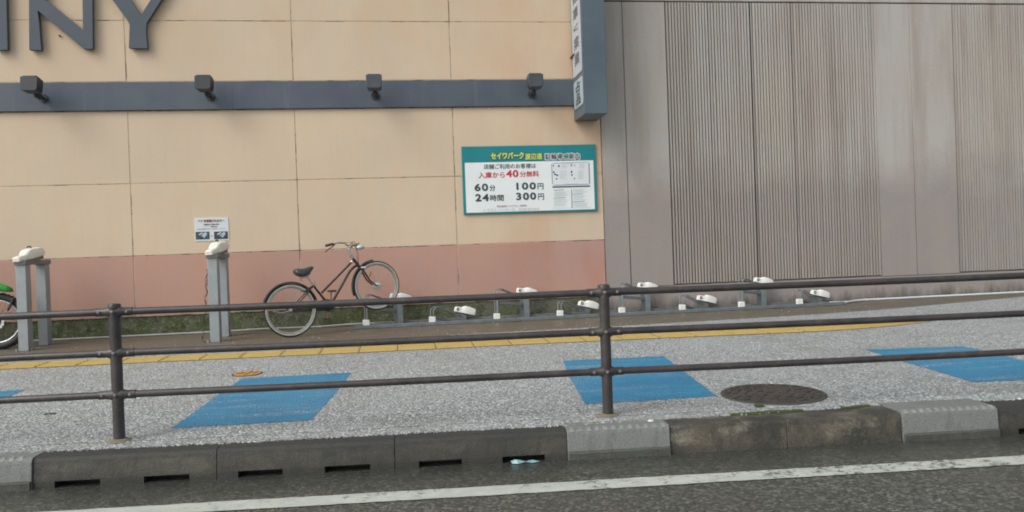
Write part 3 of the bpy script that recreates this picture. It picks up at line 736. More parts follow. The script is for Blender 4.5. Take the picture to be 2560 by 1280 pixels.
# ------------------------------------------------------------------ blade sign on the corner
bl = thing('blade_sign', (2.63, WY-.3, 3.02), 'tall slate box sign hanging out over the wall corner with white lettered side', 'hanging sign')
SX0, SX1, SY0, SY1, SZ0 = 2.478, 2.792, 10.345, 10.985, 3.022
MB().bb((SX0, SY0, SZ0), (SX1, SY1, 6.6)).build('sign_box', m_slate, bl, bevel=.004)
def yzpanel(y0, y1, z0, z1, slant0, slant1, name):
    m_ = MB(); x_ = SX0-.006
    pts = [(y0, z0+slant0), (y1, z0), (y1, z1), (y0, z1+slant1)]
    # rounded corners
    P = []
    for i, (yy, zz) in enumerate(pts):
        pa = Vector(pts[i-1]); pb = Vector((yy, zz)); pc_ = Vector(pts[(i+1) % 4]); d1 = (pa-pb).normalized()*.05; d2 = (pc_-pb).normalized()*.05
        for f in (0, .3, .7, 1): 
            v = (pb+d1)*(1-f)**2+pb*2*f*(1-f)+(pb+d2)*f*f; P.append((x_, v.x, v.y))
    m_.prism(P, (.004, 0, 0)); return m_.build(name, m_bladew, bl, smooth=False)
zlow0 = at(1440, 276, 10.93).z; zlow1 = at(1452, 187, 10.42).z
yzpanel(10.39, 10.93, zlow0, zlow1-.01, 0, 0, 'sign_face')
zup0 = at(1438, 191, 10.93).z; yzpanel(10.39, 10.93, zup0-.035, 6.4, 0, 0, 'sign_face')
zc = (zlow0+zlow1)/2
for i, ch in enumerate('占品'): text(ch, 10.66, zc+.085-i*.17, .27, .155, 0, m_ink, bl, .006, face='side', x_at=SX0-.0075)
for i, (ch, zz) in enumerate((('業', 3.80), ('案', 4.02), ('（', 4.22), ('車', 4.42), ('館', 4.64), ('、', 4.86), ('般', 5.1), ('一', 5.35))):
    text(ch, 10.66, zz+.02, .30, .17 if ch not in '（、一' else .08, 0, simple('blade_ink', (.10, .12, .13), .5), bl, .005, face='side', x_at=SX0-.0075)
p = at(1424, 145, WY); MB().prism([(p.x, WY-.003, p.z), (p.x+.16, WY-.003, p.z), (p.x+.16, WY-.003, p.z+.07), (p.x+.05, WY-.003, p.z+.05)], (0, -.20, 0)).build('wall_bracket', m_rust, bl)

# ------------------------------------------------------------------ fence
fn = thing('guard_fence', S(0, 0, gz(0, 5.03)), 'dark brown three-rail pipe fence along the kerb', 'fence')
ztop = lambda t: gz(*G(t, 0).xy)
pt_ = [ts(gnd(299, 1103))[0]-.0, ts(gnd(1517, 1036))[0]]
PT = [pt_[0]-3*(pt_[1]-pt_[0]), pt_[0]-2*(pt_[1]-pt_[0]), pt_[0]-(pt_[1]-pt_[0]), pt_[0], pt_[1], 2*pt_[1]-pt_[0], 3*pt_[1]-2*pt_[0]]
RH = [.787, .537, .284]
for t in PT:
    g0 = G(t, 0, 0)
    po = MB(); po.tube([g0+Vector((0, 0, -.05)), g0+Vector((0, 0, .815))], .0335, 24)
    po = po.build('post', m_rail, fn)
    MB().tube([g0+Vector((0, 0, .808)), g0+Vector((0, 0, .830)), g0+Vector((0, 0, .836)), g0+Vector((0, 0, .838))], [.0375, .0375, .033, .022], 24).build('post_cap', m_rail, po)
    for h in RH:
        c = g0+Vector((0, 0, h)); sl_ = MB()
        sl_.tube([c-T*.108, c-T*.05, c-T*.034, c+T*.034, c+T*.05, c+T*.108], [.0262, .0262, .034, .034, .0262, .0262], 18); sl_.build('sleeve', m_rail, po)
        for dt, dn in ((-.082, .0235), (0, .0345), (.082, .0235)):
            b_ = c+T*dt-N*(dn+.002); MB().tube([b_+N*.004, b_-N*.003, b_-N*.008, b_-N*.010], [.0115, .0115, .008, .003], 12).build('bolt', m_bolt, po)
    cr = MB(); nn = 18; cc = g0+Vector((0, 0, .004)); rr_ = [random.uniform(.062, .085) for _ in range(nn)]
    cr.add([cc+Vector((0, 0, .014))]+[cc+T*(math.cos(2*math.pi*i/nn)*.042)+N*(math.sin(2*math.pi*i/nn)*.042)+Vector((0, 0, .014)) for i in range(nn)]+[cc+T*(math.cos(2*math.pi*i/nn)*rr_[i])+N*(math.sin(2*math.pi*i/nn)*rr_[i]) for i in range(nn)],
           [(0, 1+i, 1+(i+1) % nn) for i in range(nn)]+[(1+i, 1+nn+i, 1+nn+(i+1) % nn, 1+(i+1) % nn) for i in range(nn)])
    cr.build('mortar_collar', m_mortar, po)
for i in range(len(PT)-1):
    for h in RH:
        a_ = G(PT[i], 0, h); b_ = G(PT[i+1], 0, h); d = (b_-a_).normalized()
        mid = [a_.lerp(b_, f)+Vector((0, 0, -.003*math.sin(math.pi*f))) for f in (0, .25, .5, .75, 1)]
        mid[0] = a_+d*.03; mid[-1] = b_-d*.03
        MB().tube(mid, .0220, 18).build('rail', m_rail, fn)

# ------------------------------------------------------------------ manhole cover, marker disc
c0 = Vector((2.517, 5.235, 0)); c0.z = gz(c0.x, c0.y)+.008
mh = thing('manhole_cover', c0, 'rusty cast iron manhole cover in the gravel pavement', 'manhole cover')
Rm = .352
def gdisc(r, dz, nn=48): return [Vector((c0.x+r*math.cos(2*math.pi*i/nn), c0.y+r*math.sin(2*math.pi*i/nn)*.98, 0)) for i in range(nn)]
def onz(ps, dz):
    for p in ps: p.z = gz(p.x, p.y)+dz
    return ps
fr = MB(); o_ = onz(gdisc(Rm, 0), .011); i_ = onz(gdisc(Rm-.03, 0), .011); k_ = 48
o2 = onz(gdisc(Rm+.004, 0), .0)
fr.add(o_+i_+o2, [(i, (i+1) % k_, k_+(i+1) % k_, k_+i) for i in range(k_)]+[(i, (i+1) % k_, 2*k_+(i+1) % k_, 2*k_+i) for i in range(k_)])
tag(fr.build('manhole_frame', simple('mossy_iron_rim', (.055, .055, .042), .8, var=.35, scale=14), mh, smooth=False))
cv = MB(); cv.add(onz(gdisc(Rm-.03, 0), .007), [tuple(range(48))])
for ring, cnt in ((.06, 4), (.125, 8), (.19, 12), (.25, 16), (.30, 22)):
    for i in range(cnt):
        a = 2*math.pi*(i+.5*(cnt//6 % 2))/cnt; dl = math.pi*.55/cnt
        P = [Vector((c0.x+rr*math.cos(aa), c0.y+rr*math.sin(aa), 0)) for rr, aa in ((ring-.016, a-dl), (ring+.010, a-dl*.8), (ring+.022, a+dl), (ring-.006, a+dl*.9))]
        if cnt % 12 == 0: P = [Vector((c0.x, c0.y, 0))+Matrix.Rotation(R(35), 3, 'Z') @ (p-Vector((c0.x, c0.y, 0))) for p in P]
        cv.prism(onz(P, .007), (0, 0, .006))
cv.build('cover_plate', m_rust, mh, smooth=False)
c1 = Vector((-1.394, 7.40, 0)); mk = thing('marker_plate', (c1.x, c1.y, gz(c1.x, c1.y)), 'round orange painted valve cover beside the left blue patch', 'valve cover')
def disc(c, r, dz, nn=32, r0=0): return [Vector((c.x+r*math.cos(2*math.pi*i/nn), c.y+r*math.sin(2*math.pi*i/nn), 0)) for i in range(nn)]
MB().prism(onz(disc(c1, .135, 0), .002), (0, 0, .006)).build('cover_rim', m_rust, mk)
MB().prism(onz(disc(c1, .118, 0), .008), (0, 0, .003)).build('cover_plate', m_orange, mk)
m_ = MB()
for (xa, ya, xb, yb2, th) in ((-.01, -.10, .03, .10, .008), (-.075, -.02, -.045, .05, .012), (.05, -.03, .085, .05, .010), (-.10, .0, -.02, .03, .006)):
    p = Vector((c1.x+xa, c1.y+ya, 0)); q = Vector((c1.x+xb, c1.y+yb2, 0)); d = (q-p).normalized(); n_ = Vector((-d.y, d.x, 0))*th
    m_.prism(onz([p+n_, q+n_, q-n_, p-n_], .0112), (0, 0, .0015))
m_.build('cast_mark', m_rust, mk, smooth=False)

# crumpled plastic scrap at the gutter slot
tl = tk(1290, 1155); m_ = MB()
tl += .01
base = [S(tl-.035, -.355, .002), S(tl-.042, -.337, .012), S(tl-.02, -.342, .021), S(tl+.015, -.344, .017), S(tl+.05, -.352, .008), S(tl+.0, -.372, .003)]
m_.add(base+[S(tl-.012, -.353, .023)], [(0, 1, 6), (1, 2, 6), (2, 3, 6), (3, 4, 6), (4, 5, 6), (5, 0, 6)])
m_.add([S(tl+.04, -.35, .010), S(tl+.085, -.345, .016), S(tl+.13, -.352, .006), S(tl+.08, -.365, .003)], [(0, 1, 2, 3)])
so_ = m_.build('plastic_scrap', m_paper, smooth=False); sm = so_.modifiers.new('thick', 'SOLIDIFY'); sm.thickness = .0015
tag(so_, 'crumpled pale blue plastic scrap lying at a kerb drain slot', 'litter')

# ------------------------------------------------------------------ bicycle rack rails and stands
rk = thing('rack_base', (2.7, 10.75, gz(2.7, 10.75)), 'long grey steel base of the bicycle rack at the wall foot', 'rack base')
m_ = MB()
xa, xb = -.63, 6.2
def rail_at(y, x0_, x1_, w_, h_, mb, dz=0):
    a_ = Vector((x0_, y, gz(x0_, y)+h_/2+dz)); b_ = Vector((x1_, y, gz(x1_, y)+h_/2+dz)); d = b_-a_
    ang = math.atan2(d.z, d.x); mb.box((a_+b_)/2, (d.length, w_, h_), Matrix.Rotation(-ang, 3, 'Y'))
rail_at(10.56, xa, xb, .05, .045, m_); m_.build('front_rail', m_rackd, rk, bevel=.004)
m_ = MB(); rail_at(10.90, xa+.25, xb+.0, .05, .045, m_); m_.build('rear_rail', m_rackd, rk, bevel=.004)
for xx in (.25, 1.35, 2.3, 3.2, 4.05, 4.9, 5.95):
    m_ = MB(); a_ = Vector((xx, 10.585, gz(xx, 10.6)+.025)); m_.box((xx, 10.73, gz(xx, 10.73)+.022), (.045, .29, .035)); m_.build('cross_member', m_rackd, rk, bevel=.003)
for xx in (1.48, 5.15):
    m_ = MB(); m_.box((xx, 10.52, gz(xx, 10.52)+.018), (.10, .05, .025)); m_.tube([(xx, 10.515, gz(xx, 10.5)+.03), (xx, 10.515, gz(xx, 10.5)+.05)], .012, 8); m_.build('anchor_bolt', m_bolt, rk)
DU = Vector((.86, .51, 0)).normalized(); DV = Vector((-DU.y, DU.x, 0))
def lock_head(c, t, dirv, mat, scale=1.0, tilt=R(16), black=True, nose=1.0, hz=1.0):
    # long wedge-shaped housing: low narrow nose, waist, tall rounded body; dirv points from nose to tail
    dz = Vector((0, 0, 1)); u = (dirv*math.cos(tilt)-dz*math.sin(tilt)); wv = dz.cross(dirv).normalized(); nn = u.cross(wv)*-1
    nn = wv.cross(u)*-1 if False else u.cross(wv)
    if nn.z < 0: nn = -nn
    secs = [(-.130, .052, 0, .048*nose), (-.124, .060, 0, .060*nose), (-.075, .064, 0, .066*nose), (-.055, .068, 0, .060*(1+nose)/2), (-.030, .086, 0, .078), (.0, .098, 0, .090), (.04, .100, 0, .090), (.10, .098, 0, .082), (.124, .094, 0, .076), (.130, .088, 0, .070)]
    h = MB(); rings = []
    for uu, wd, z0, z1 in secs:
        wd *= scale; z1 *= scale*hz; uu *= scale
        prof = [(-wd*.5, 0), (-wd*.5, z1*.62), (-wd*.36, z1*.94), (-wd*.15, z1), (wd*.15, z1), (wd*.36, z1*.94), (wd*.5, z1*.62), (wd*.5, 0)]
        rings.append([c+u*uu+wv*a_+nn*b_ for a_, b_ in prof])
    k_ = 8; vs = [v for r_ in rings for v in r_]; fs = [tuple(range(k_)), tuple((len(rings)-1)*k_+i for i in range(k_))]
    for i in range(len(rings)-1):
        for j in range(k_): fs.append((i*k_+j, i*k_+(j+1) % k_, (i+1)*k_+(j+1) % k_, (i+1)*k_+j))
    h.add(vs, fs); hd = h.build('lock_head', mat, t, bevel=.003)
    if black:
        s_ = 1 if wv.y < 0 else -1
        q = MB(); cc = c+u*(-.096*scale)+wv*(s_*.0305*scale)+nn*(.034*scale)
        q.box(cc, (.034, .006, .036), Matrix((u, wv, nn)).transposed()); q.build('reader_window', m_blackp, hd)
        q = MB(); q.box(cc+wv*s_*.004+u*.001+nn*.002, (.014, .002, .014), Matrix((u, wv, nn)).transposed()); q.build('key_mark', m_white, hd)
        q = MB()
        for sx in (-.010, .010): q.box(c+u*(-.050*scale+sx)+wv*(s_*.0365*scale)+nn*(.040*scale), (.006, .002, .022), Matrix((u, wv, nn)).transposed())
        q.build('bay_number', m_inkgrey, hd)
    return hd
def stand(high):
    F = Vector((0, 0, 0))   # foot origin: ground level on the front rail
    nm = 'bicycle_stand'; t = thing(nm, F, 'x', 'bicycle stand', 'locking stands of the bicycle rack')
    Z = Vector((0, 0, 1)); hgt = .425 if high else .225
    tip = F+DU*.44+Z*(.30 if high else .085)
    for sv in (-.034, .034):
        b0 = F+DV*sv+Z*.05; pts = [b0, b0+Z*(hgt-.10)]
        for i in range(1, 8):
            a = R(i*13); pts.append(b0+Z*(hgt-.10)+Z*(.06*math.sin(a))+DU*(.075*(1-math.cos(a))))
        pts.append(tip+DV*sv*.9+Z*(0)); 
        MB().tube(pts, .0078, 8).build('guide_tube', m_rack, t)
    # white foot block
    MB().box(F+Z*.060-Vector((0, .012, 0)), (.085, .055, .105)).build('foot_block', m_white, t, bevel=.007)
    if high:
        MB().box(F+Z*.21+DU*.012, (.045, .006, .26), Matrix.Rotation(math.atan2(DV.y, DV.x), 3, 'Z')).build('front_plate', m_rackd, t)
        a_ = F+DU*.03+Z*.255; b_ = F+DU*.44+Z*.205; d = (b_-a_); M_ = Matrix((d.normalized(), DV, d.normalized().cross(DV))).transposed()
        MB().box((a_+b_)/2, (d.length, .045, .040), M_).build('side_beam', m_rack, t, bevel=.003)
        pp = F+Vector((.44, .24, 0)); MB().bb(pp+Vector((-.04, -.025, .0)), pp+Vector((.04, .035, .33))).build('support_post', m_gal if False else m_rack, t, bevel=.003)
        MB().bb(pp+Vector((-.085, .0, .0)), pp+Vector((-.041, .03, .31))).build('post_web', m_rackd, t, bevel=.002)
        hc = F+Vector((.445, .25, .335))
    else:
        a_ = F+DU*.03+Z*.10; b_ = F+DU*.27+Z*.03; d = (b_-a_); M_ = Matrix((d.normalized(), DV, d.normalized().cross(DV))).transposed()
        MB().box((a_+b_)/2, (d.length, .04, .032), M_).build('side_beam', m_rackd, t, bevel=.003)
        pp = F+Vector((.40, .25, 0)); MB().prism([pp+Vector((-.07, -.03, 0)), pp+Vector((.07, -.03, 0)), pp+Vector((.07, -.03, .095)), pp+Vector((-.07, -.03, .135))], (0, .06, 0)).build('support_post', m_rackd, t, bevel=.002)
        hc = F+Vector((.445, .25, .118))
    pl = MB(); dz = Vector((0, 0, 1)); tl_ = R(14); dr = Vector((.985, .17, 0)); u = dr*math.cos(tl_)-dz*math.sin(tl_); wv = dz.cross(dr); nn = u.cross(wv)
    pl.box(hc+u*.0+dz*(-.004), (.24, .06, .012), Matrix((u, wv, nn)).transposed()); pl.build('head_plate', m_rackd, t)
    lock_head(hc, t, dr, m_white, 1.10, tl_)
    return t
hi = stand(True); lo = stand(False)
labels = ['tall locking stand holding the front wheel of the dark bicycle', 'low locking stand just right of the bicycle, first low one',
          'tall locking stand between the two low stands under the cream wall', 'low locking stand close left of the right fence post',
          'tall locking stand close right of the right fence post, at the wall corner', 'low locking stand against the ribbed wall, left of the last tall stand',
          'tall locking stand against the ribbed wall, furthest right of the tall ones', 'last low locking stand at the right end of the rack']
for i in range(8):
    src = hi if i % 2 == 0 else lo
    o = src if i < 2 else copy_tree(src)
    X = -.475+.8565*i; Y = 10.585; o.location = (X, Y, gz(X, Y)); o['label'] = labels[i]

# ------------------------------------------------------------------ motorcycle lock stands (two legs, beam, lock head)
def mstand(x, y0, y1, label, src=None):
    if src is not None:
        o = copy_tree(src); o.location = (x, y0, gz(x, y0)); o['label'] = label; return o
    t = thing('motorcycle_stand', (x, y0, gz(x, y0)), label, 'lock stand', 'pale grey motorcycle lock stands')
    zt_ = 1.285
    for yy in (y0, y1):
        g_ = gz(x, yy); MB().bb((x-.055, yy, g_-.0), (x+.055, yy+.13, zt_)).build('leg', m_gal, t, bevel=.004)
    MB().bb((x-.066, y0-.02, zt_), (x+.066, y1+.15, zt_+.055)).build('cross_beam', m_beam, t, bevel=.004)
    c = Vector((x+.02, y0+.16, zt_+.075)); dr = Vector((.22, .97, 0)).normalized()
    MB().box(c+Vector((.02, .05, -.006)), (.09, .30, .05), Matrix.Rotation(R(-12), 3, 'Z') @ Matrix.Rotation(R(8), 3, 'X')).build('wedge_base', m_beam, t, bevel=.003)
    lock_head(c, t, dr, m_cream2, 1.62, R(-11), black=False, nose=.75, hz=.76)
    p = c+dr*.02+Vector((0, 0, .128)); MB().tube([p-dr*.03, p-dr*.01+Vector((0, 0, .012)), p+dr*.02+Vector((0, 0, .012)), p+dr*.04], .008, 8).build('lock_shackle', m_blackp, t)
    for dx_, dy_ in ((.075, .03), (-.075, .0), (.08, .60)): MB().tube([(x+dx_, y0+dy_, gz(x, y0)), (x+dx_, y0+dy_, gz(x, y0)+.03)], .011, 8).build('anchor_bolt', m_chrome, t)
    return t
s1 = mstand(-4.375, 9.985, 10.50, 'pale two-legged lock stand at the left edge beside the motorcycle wheel')
mstand(-2.222, 9.91, 10.43, 'pale two-legged lock stand below the small white notice', s1)
# lock chain hanging on the second stand
m_ = MB(); p0 = Vector((-2.29, 10.08, 1.18)); pts = []
for i in range(26):
    f = i/25; pts.append(Vector((-2.305-.075*f**1.3+.008*math.sin(i*1.7), 10.0+.03*math.sin(i), 1.15-.83*f)))
ln_ = pts
for i in range(25):
    a_ = ln_[i]; b_ = ln_[i+1]; d = (b_-a_).normalized(); x_, y_ = frame_of(d); ax = x_ if i % 2 else y_
    c_ = (a_+b_)/2; up_ = d
    m_.tube([c_+(d*math.cos(q_)*.022+ax*math.sin(q_)*.010) for q_ in [2*math.pi*k/10 for k in range(11)]], .0035, 5)
tag(m_.build('lock_chain', m_blackp), 'dark lock chain hanging down beside the second motorcycle stand', 'chain')
m_ = MB(); m_.tube([(-2.38, 9.98, .31), (-2.36, 9.94, .298), (-2.31, 9.92, .296), (-2.28, 9.95, .30), (-2.30, 10.02, .31)], .007, 6)
tag(m_.build('lock_cable', m_blackp), 'loop of black lock cable lying at the foot of the second motorcycle stand', 'cable')

# ------------------------------------------------------------------ conduits along the wall foot
def conduit(pts, r, mat, label):
    P = [Vector((x_, y_, gz(x_, y_)+r+dz)) for x_, y_, dz in pts]; Q = []
    for i in range(len(P)-1):
        for k in range(6): Q.append(P[i].lerp(P[i+1], k/6))
    Q.append(P[-1]); m_ = MB(); m_.tube(Q, r, 10)
    for x_, y_, dz in pts[1:-1:2]:
        m_.tube([(x_-.025, y_, gz(x_, y_)+r+dz), (x_+.025, y_, gz(x_, y_)+r+dz)], r*1.2, 10)
    return tag(m_.build('conduit', mat), label, 'conduit')
conduit([(-9, 10.93, .0), (-4.4, 10.93, 0), (-3.6, 10.93, .0), (-2.3, 10.94, .0), (-1.85, 10.95, .006), (-1.1, 10.93, 0), (-.75, 10.94, .012), (-.3, 10.92, .012), (0, 10.86, .0)], .0135, m_pipe, 'thin grey conduit running along the mossy wall foot behind the bicycle')
conduit([(6.0, 10.62, .02), (6.25, 10.66, .01), (6.55, 10.86, .005), (6.75, 10.94, 0), (7.9, 10.95, .0), (9.2, 10.95, 0), (12, 10.95, 0)], .015, m_pipew, 'white conduit running along the foot of the concrete wall at the right')

# ------------------------------------------------------------------ bicycle
RC = Vector((-1.352, 10.03, 0)); RC.z = gz(RC.x, RC.y)+.328
FC = at(941.5, 713.5, 10.50)
bd = Vector((FC.x-RC.x, FC.y-RC.y, 0)).normalized(); bn = Vector((bd.y, -bd.x, 0))   # bn points to the street
def bp(x, y, off=0.):
    """close-up pixel -> point on the bicycle's own upright plane (shifted off metres towards the street)"""
    d = ray(620+x/4.4136, 580+y/4.4136); o_ = RC+bn*off-Vector((0, 0, CAMZ)); k_ = o_.dot(bn)/d.dot(bn)
    return d*k_+Vector((0, 0, CAMZ))
bk = thing('bicycle', (RC.x+.5, RC.y+.2, gz(RC.x, RC.y)), 'dark maroon city bicycle leaning with its front wheel raised in the rack', 'bicycle')
def wheel(c, r, nm_label):
    w_ = MB().torus(c, bn, r-.016, .0165, 72, 10, ry=.0175).build('wheel', m_black, bk)
    tag(w_, nm_label)
    t1 = MB()
    for sg in (-1, 1): t1.torus(c+bn*sg*.0135, bn, r-.027, .0115, 72, 8, ry=.006)
    t1.build('pale_sidewall', m_side, w_)
    MB().torus(c, bn, r-.047, .011, 72, 8, ry=.0125).build('rim', m_rim, w_)
    sp_ = MB(); x_, y_ = frame_of(bn); hub = .030
    for i in range(36):
        a = 2*math.pi*i/36; s_ = 1 if i % 2 else -1; q_ = a+(.9 if (i//2) % 2 else -.9)
        sp_.tube([c+bn*s_*.028+(x_*math.cos(q_)+y_*math.sin(q_))*hub, c+(x_*math.cos(a)+y_*math.sin(a))*(r-.052)], .0009, 4, cap=False)
    sp_.build('spokes', m_spoke, w_)
    return w_
wr = wheel(RC, .328, 'rear wheel'); wf = wheel(FC, .318, 'front wheel')
MB().tube([RC-bn*.06, RC-bn*.03, RC+bn*.03, RC+bn*.06], [.012, .024, .024, .012], 16).build('hub', m_chrome, wr)
MB().tube([FC-bn*.055, FC-bn*.04, FC-bn*.038, FC+bn*.038, FC+bn*.04, FC+bn*.055], [.010, .030, .045, .045, .030, .010], 20).build('hub', m_alu, wf)
def arc(c, r0, a0, a1, wd, mat, nm, par, nseg=40, lift=0):
    # mudguard: curved strip with U section; angles measured from bd towards +Z
    m_ = MB(); prof = [(-wd, -.012), (-wd*.8, 0), (-wd*.3, .006), (wd*.3, .006), (wd*.8, 0), (wd, -.012)]; vs = []; fs = []
    for i in range(nseg+1):
        a = a0+(a1-a0)*i/nseg; e = bd*math.cos(a)+Vector((0, 0, 1))*math.sin(a)
        for (o1, o2) in prof: vs.append(c+e*(r0+o2)+bn*o1)
    k_ = len(prof)
    for i in range(nseg):
        for j in range(k_-1): fs.append((i*k_+j, (i+1)*k_+j, (i+1)*k_+j+1, i*k_+j+1))
    m_.add(vs, fs); o = m_.build(nm, mat, par); sm = o.modifiers.new('thick', 'SOLIDIFY'); sm.thickness = .003; return o
arc(RC, .345, R(18), R(172), .026, m_guard, 'rear_mudguard', bk)
arc(FC, .336, R(97), R(200), .024, m_guard, 'front_mudguard', bk)
e = bd*math.cos(R(170))+Vector((0, 0, 1))*math.sin(R(170)); MB().box(RC+e*.355+Vector((0, 0, .01)), (.028, .03, .045)).build('reflector', m_red, bk, bevel=.004)
# frame
st_top = bp(722, 588); bb_ = bp(897, 815); ht_top = bp(1158, 292); ht_bot = bp(1240, 402)
fm = MB()
fm.tube([st_top, bb_], .0145, 14)
fm.tube([bp(812, 672), bp(1160, 315)], .0135, 14)
dt = [bb_, bp(945, 745), bp(1040, 580), bp(1090, 490), bp(1125, 430), bp(1165, 390), bp(1215, 360)]
fm.tube(dt, .0165, 14); fm.tube([bb_+bn*.035, bb_-bn*.035], .022, 18); fm.tube([ht_top, ht_bot], .0185, 16)
for s_ in (-1, 1):
    fm.tube([bb_+bn*.02*s_, RC+bn*.055*s_], .009, 10); fm.tube([st_top+bn*.018*s_, (st_top.lerp(RC, .3))+bn*.045*s_, RC+bn*.058*s_], .0078, 10)
fm.build('frame', m_frame, bk)
MB().tube([bp(742, 596, .016).lerp(bp(805, 668, .016), .2), bp(742, 596, .016).lerp(bp(805, 668, .016), .95)], .0035, 6).build('frame_decal', m_white, bk)
MB().tube([bp(1137, 335, .004), bp(1150, 321, .004)], .0145, 12).build('head_decal', m_white, bk)
# fork
fk = MB(); cr_ = bp(1250, 410); fk.tube([ht_bot, cr_], .017, 12)
fk.tube([cr_-bn*.04, cr_+bn*.04], .013, 10)
for s_ in (-1, 1): 
    q = [cr_+bn*.038*s_, bp(1285, 465)+bn*.045*s_, bp(1330, 535)+bn*.048*s_, bp(1390, 585)+bn*.05*s_, FC+bn*.052*s_]; fk.tube(q, [.0125, .012, .011, .0095, .008], 10)
fk.build('fork', m_frame, bk)
# stem and bars
stc = bp(1118, 175); bc = bp(1165, 140)
sm_ = MB(); sm_.tube([ht_top, bp(1110, 215), stc], .0125, 12); sm_.tube([stc, bc], .014, 12); sm_.tube([bp(1138, 262)-bn*.02, bp(1138, 262)+bn*.02], .021, 12); sm_.build('stem', m_chrome, bk)
hb = MB()
lp = [bc, bc+bn*.05, bp(1098, 150, .12), bp(1060, 122, .20), bp(1015, 116, .235), bp(945, 131, .255), bp(852, 152, .265)]
hb.tube(lp, .0112, 12)
bk_ = Vector((0, 0, 1)); mirror = lambda p_: p_-bn*2*((p_-bc).dot(bn))
rp = [bc, bc-bn*.05, bp(1205, 128, -.12), bp(1222, 124, -.19), bp(1212, 136, -.235), bp(1196, 143, -.20), bp(1148, 146, -.10)]; hb.tube(rp[:-1], .0112, 12); hb.build('handlebar', m_chrome, bk)
for pth in (lp, rp):
    a_, b_ = pth[-2], pth[-1]; d = (b_-a_); MB().tube([a_+d*.02, a_+d*.1, b_-d*.05, b_], [.014, .0165, .0165, .012], 12).build('grip', m_brown, bk)
for s_, pth in ((1, lp),):
    a_ = pth[-2]; d = (pth[-1]-a_).normalized()
    MB().tube([a_-d*.02, a_+d*.01+Vector((0, 0, -.03)), a_+d*.06+Vector((0, 0, -.045)), a_+d*.115+Vector((0, 0, -.075))], [.009, .007, .006, .006], 8).build('brake_lever', m_blackp, bk)
cb = MB()
cb.tube([lp[-2]-Vector((0, 0, .01)), bp(1050, 112, .16), bp(1110, 118, .10), bp(1150, 118, .03), bp(1200, 190, .01), bp(1218, 260), bp(1218, 335), bp(1240, 395)], .0028, 6)
cb.tube([bp(1130, 150, .03), bp(1150, 105, .02), bp(1168, 104, .0), bp(1190, 150, -.03), bp(1195, 220, -.02), bp(1205, 300, -.01), bp(1225, 370)], .0028, 6); cb.build('cable', m_blackp, bk)
bb2 = MB()
for q in (bp(1152, 142, .04),): bb2.ball(q, .020, 12, 8, (1.1, 1, .9))
bb2.build('bell', m_blackp, bk)
bs = MB()
for off in (-.03, .03): bs.tube([bp(1098, 170, off), bp(1150, 175, off), bp(1205, 205, off), bp(1190, 262, off), bp(1165, 225, off), bp(1185, 180, off)], .005, 8)
bs.tube([bp(1095, 190, .0), bp(1130, 240, .0), bp(1165, 285, 0)], .009, 8); bs.tube([bp(1205, 205, -.05), bp(1205, 205, .05)], .006, 8); bs.build('basket_bracket', m_chrome, bk)
lmp = MB(); a_ = bp(1200, 180); b_ = bp(1272, 158); lmp.tube([a_, a_.lerp(b_, .25), a_.lerp(b_, .8), b_], [.018, .030, .034, .030], 18); lmp.build('headlamp', m_alu, bk)
# seat
sp2 = MB(); sp2.tube([bp(655, 488), st_top], .0122, 12); sp2.build('seat_post', m_chrome, bk)
sc = MB(); sc.tube([st_top-bn*.024, st_top+bn*.024], .012, 10); sc.tube([st_top+bn*.02, bp(742, 540, .035)], .004, 6); sc.build('seat_clamp', m_chrome, bk)
# saddle: lofted sections from the wide tail to the nose; top line and belly line read off the side view
tops = [(503, 418), (520, 404), (550, 402), (600, 404), (645, 392), (685, 378), (712, 378), (724, 388)]
bots = [(505, 448), (520, 474), (555, 494), (600, 500), (640, 492), (672, 464), (705, 420), (724, 398)]
wds = [.05, .082, .095, .098, .080, .048, .026, .014]
sd_ = MB(); rings = []
for (tx, ty), (bx, by), wd in zip(tops, bots, wds):
    tp = bp(tx, ty); bt_ = bp(bx, by); h_ = (tp-bt_)
    rings.append([bt_+h_*zf+bn*(wd*wf_) for wf_, zf in ((-1, .25), (-.95, .62), (-.6, .93), (-.15, 1), (.15, 1), (.6, .93), (.95, .62), (1, .25), (.75, .0), (-.75, 0.))])
vs = [v for r_ in rings for v in r_]; k_ = 10; fs = [tuple(range(k_)), tuple((len(rings)-1)*k_+i for i in range(k_))]
for i in range(len(rings)-1):
    for j in range(k_): fs.append((i*k_+j, i*k_+(j+1) % k_, (i+1)*k_+(j+1) % k_, (i+1)*k_+j))
sd_.add(vs, fs); so2 = sd_.build('saddle', m_saddle, bk); ss = so2.modifiers.new('sub', 'SUBSURF'); ss.levels = 1; ss.render_levels = 2; so2.data.shade_smooth()
spr = MB()
for s_ in (-1, 1):
    c_ = bp(580, 492, .045*s_); spr.tube([c_+Vector((.012*math.cos(k*1.05), .012*math.sin(k*1.05), -.004*k)) for k in range(15)], .003, 5)
spr.tube([bp(580, 510, .045), bp(650, 500, .02), bp(690, 455, .0)], .004, 6); spr.tube([bp(580, 510, -.045), bp(650, 500, -.02), bp(690, 455, .0)], .004, 6); spr.build('saddle_spring', m_rcrank, so2)
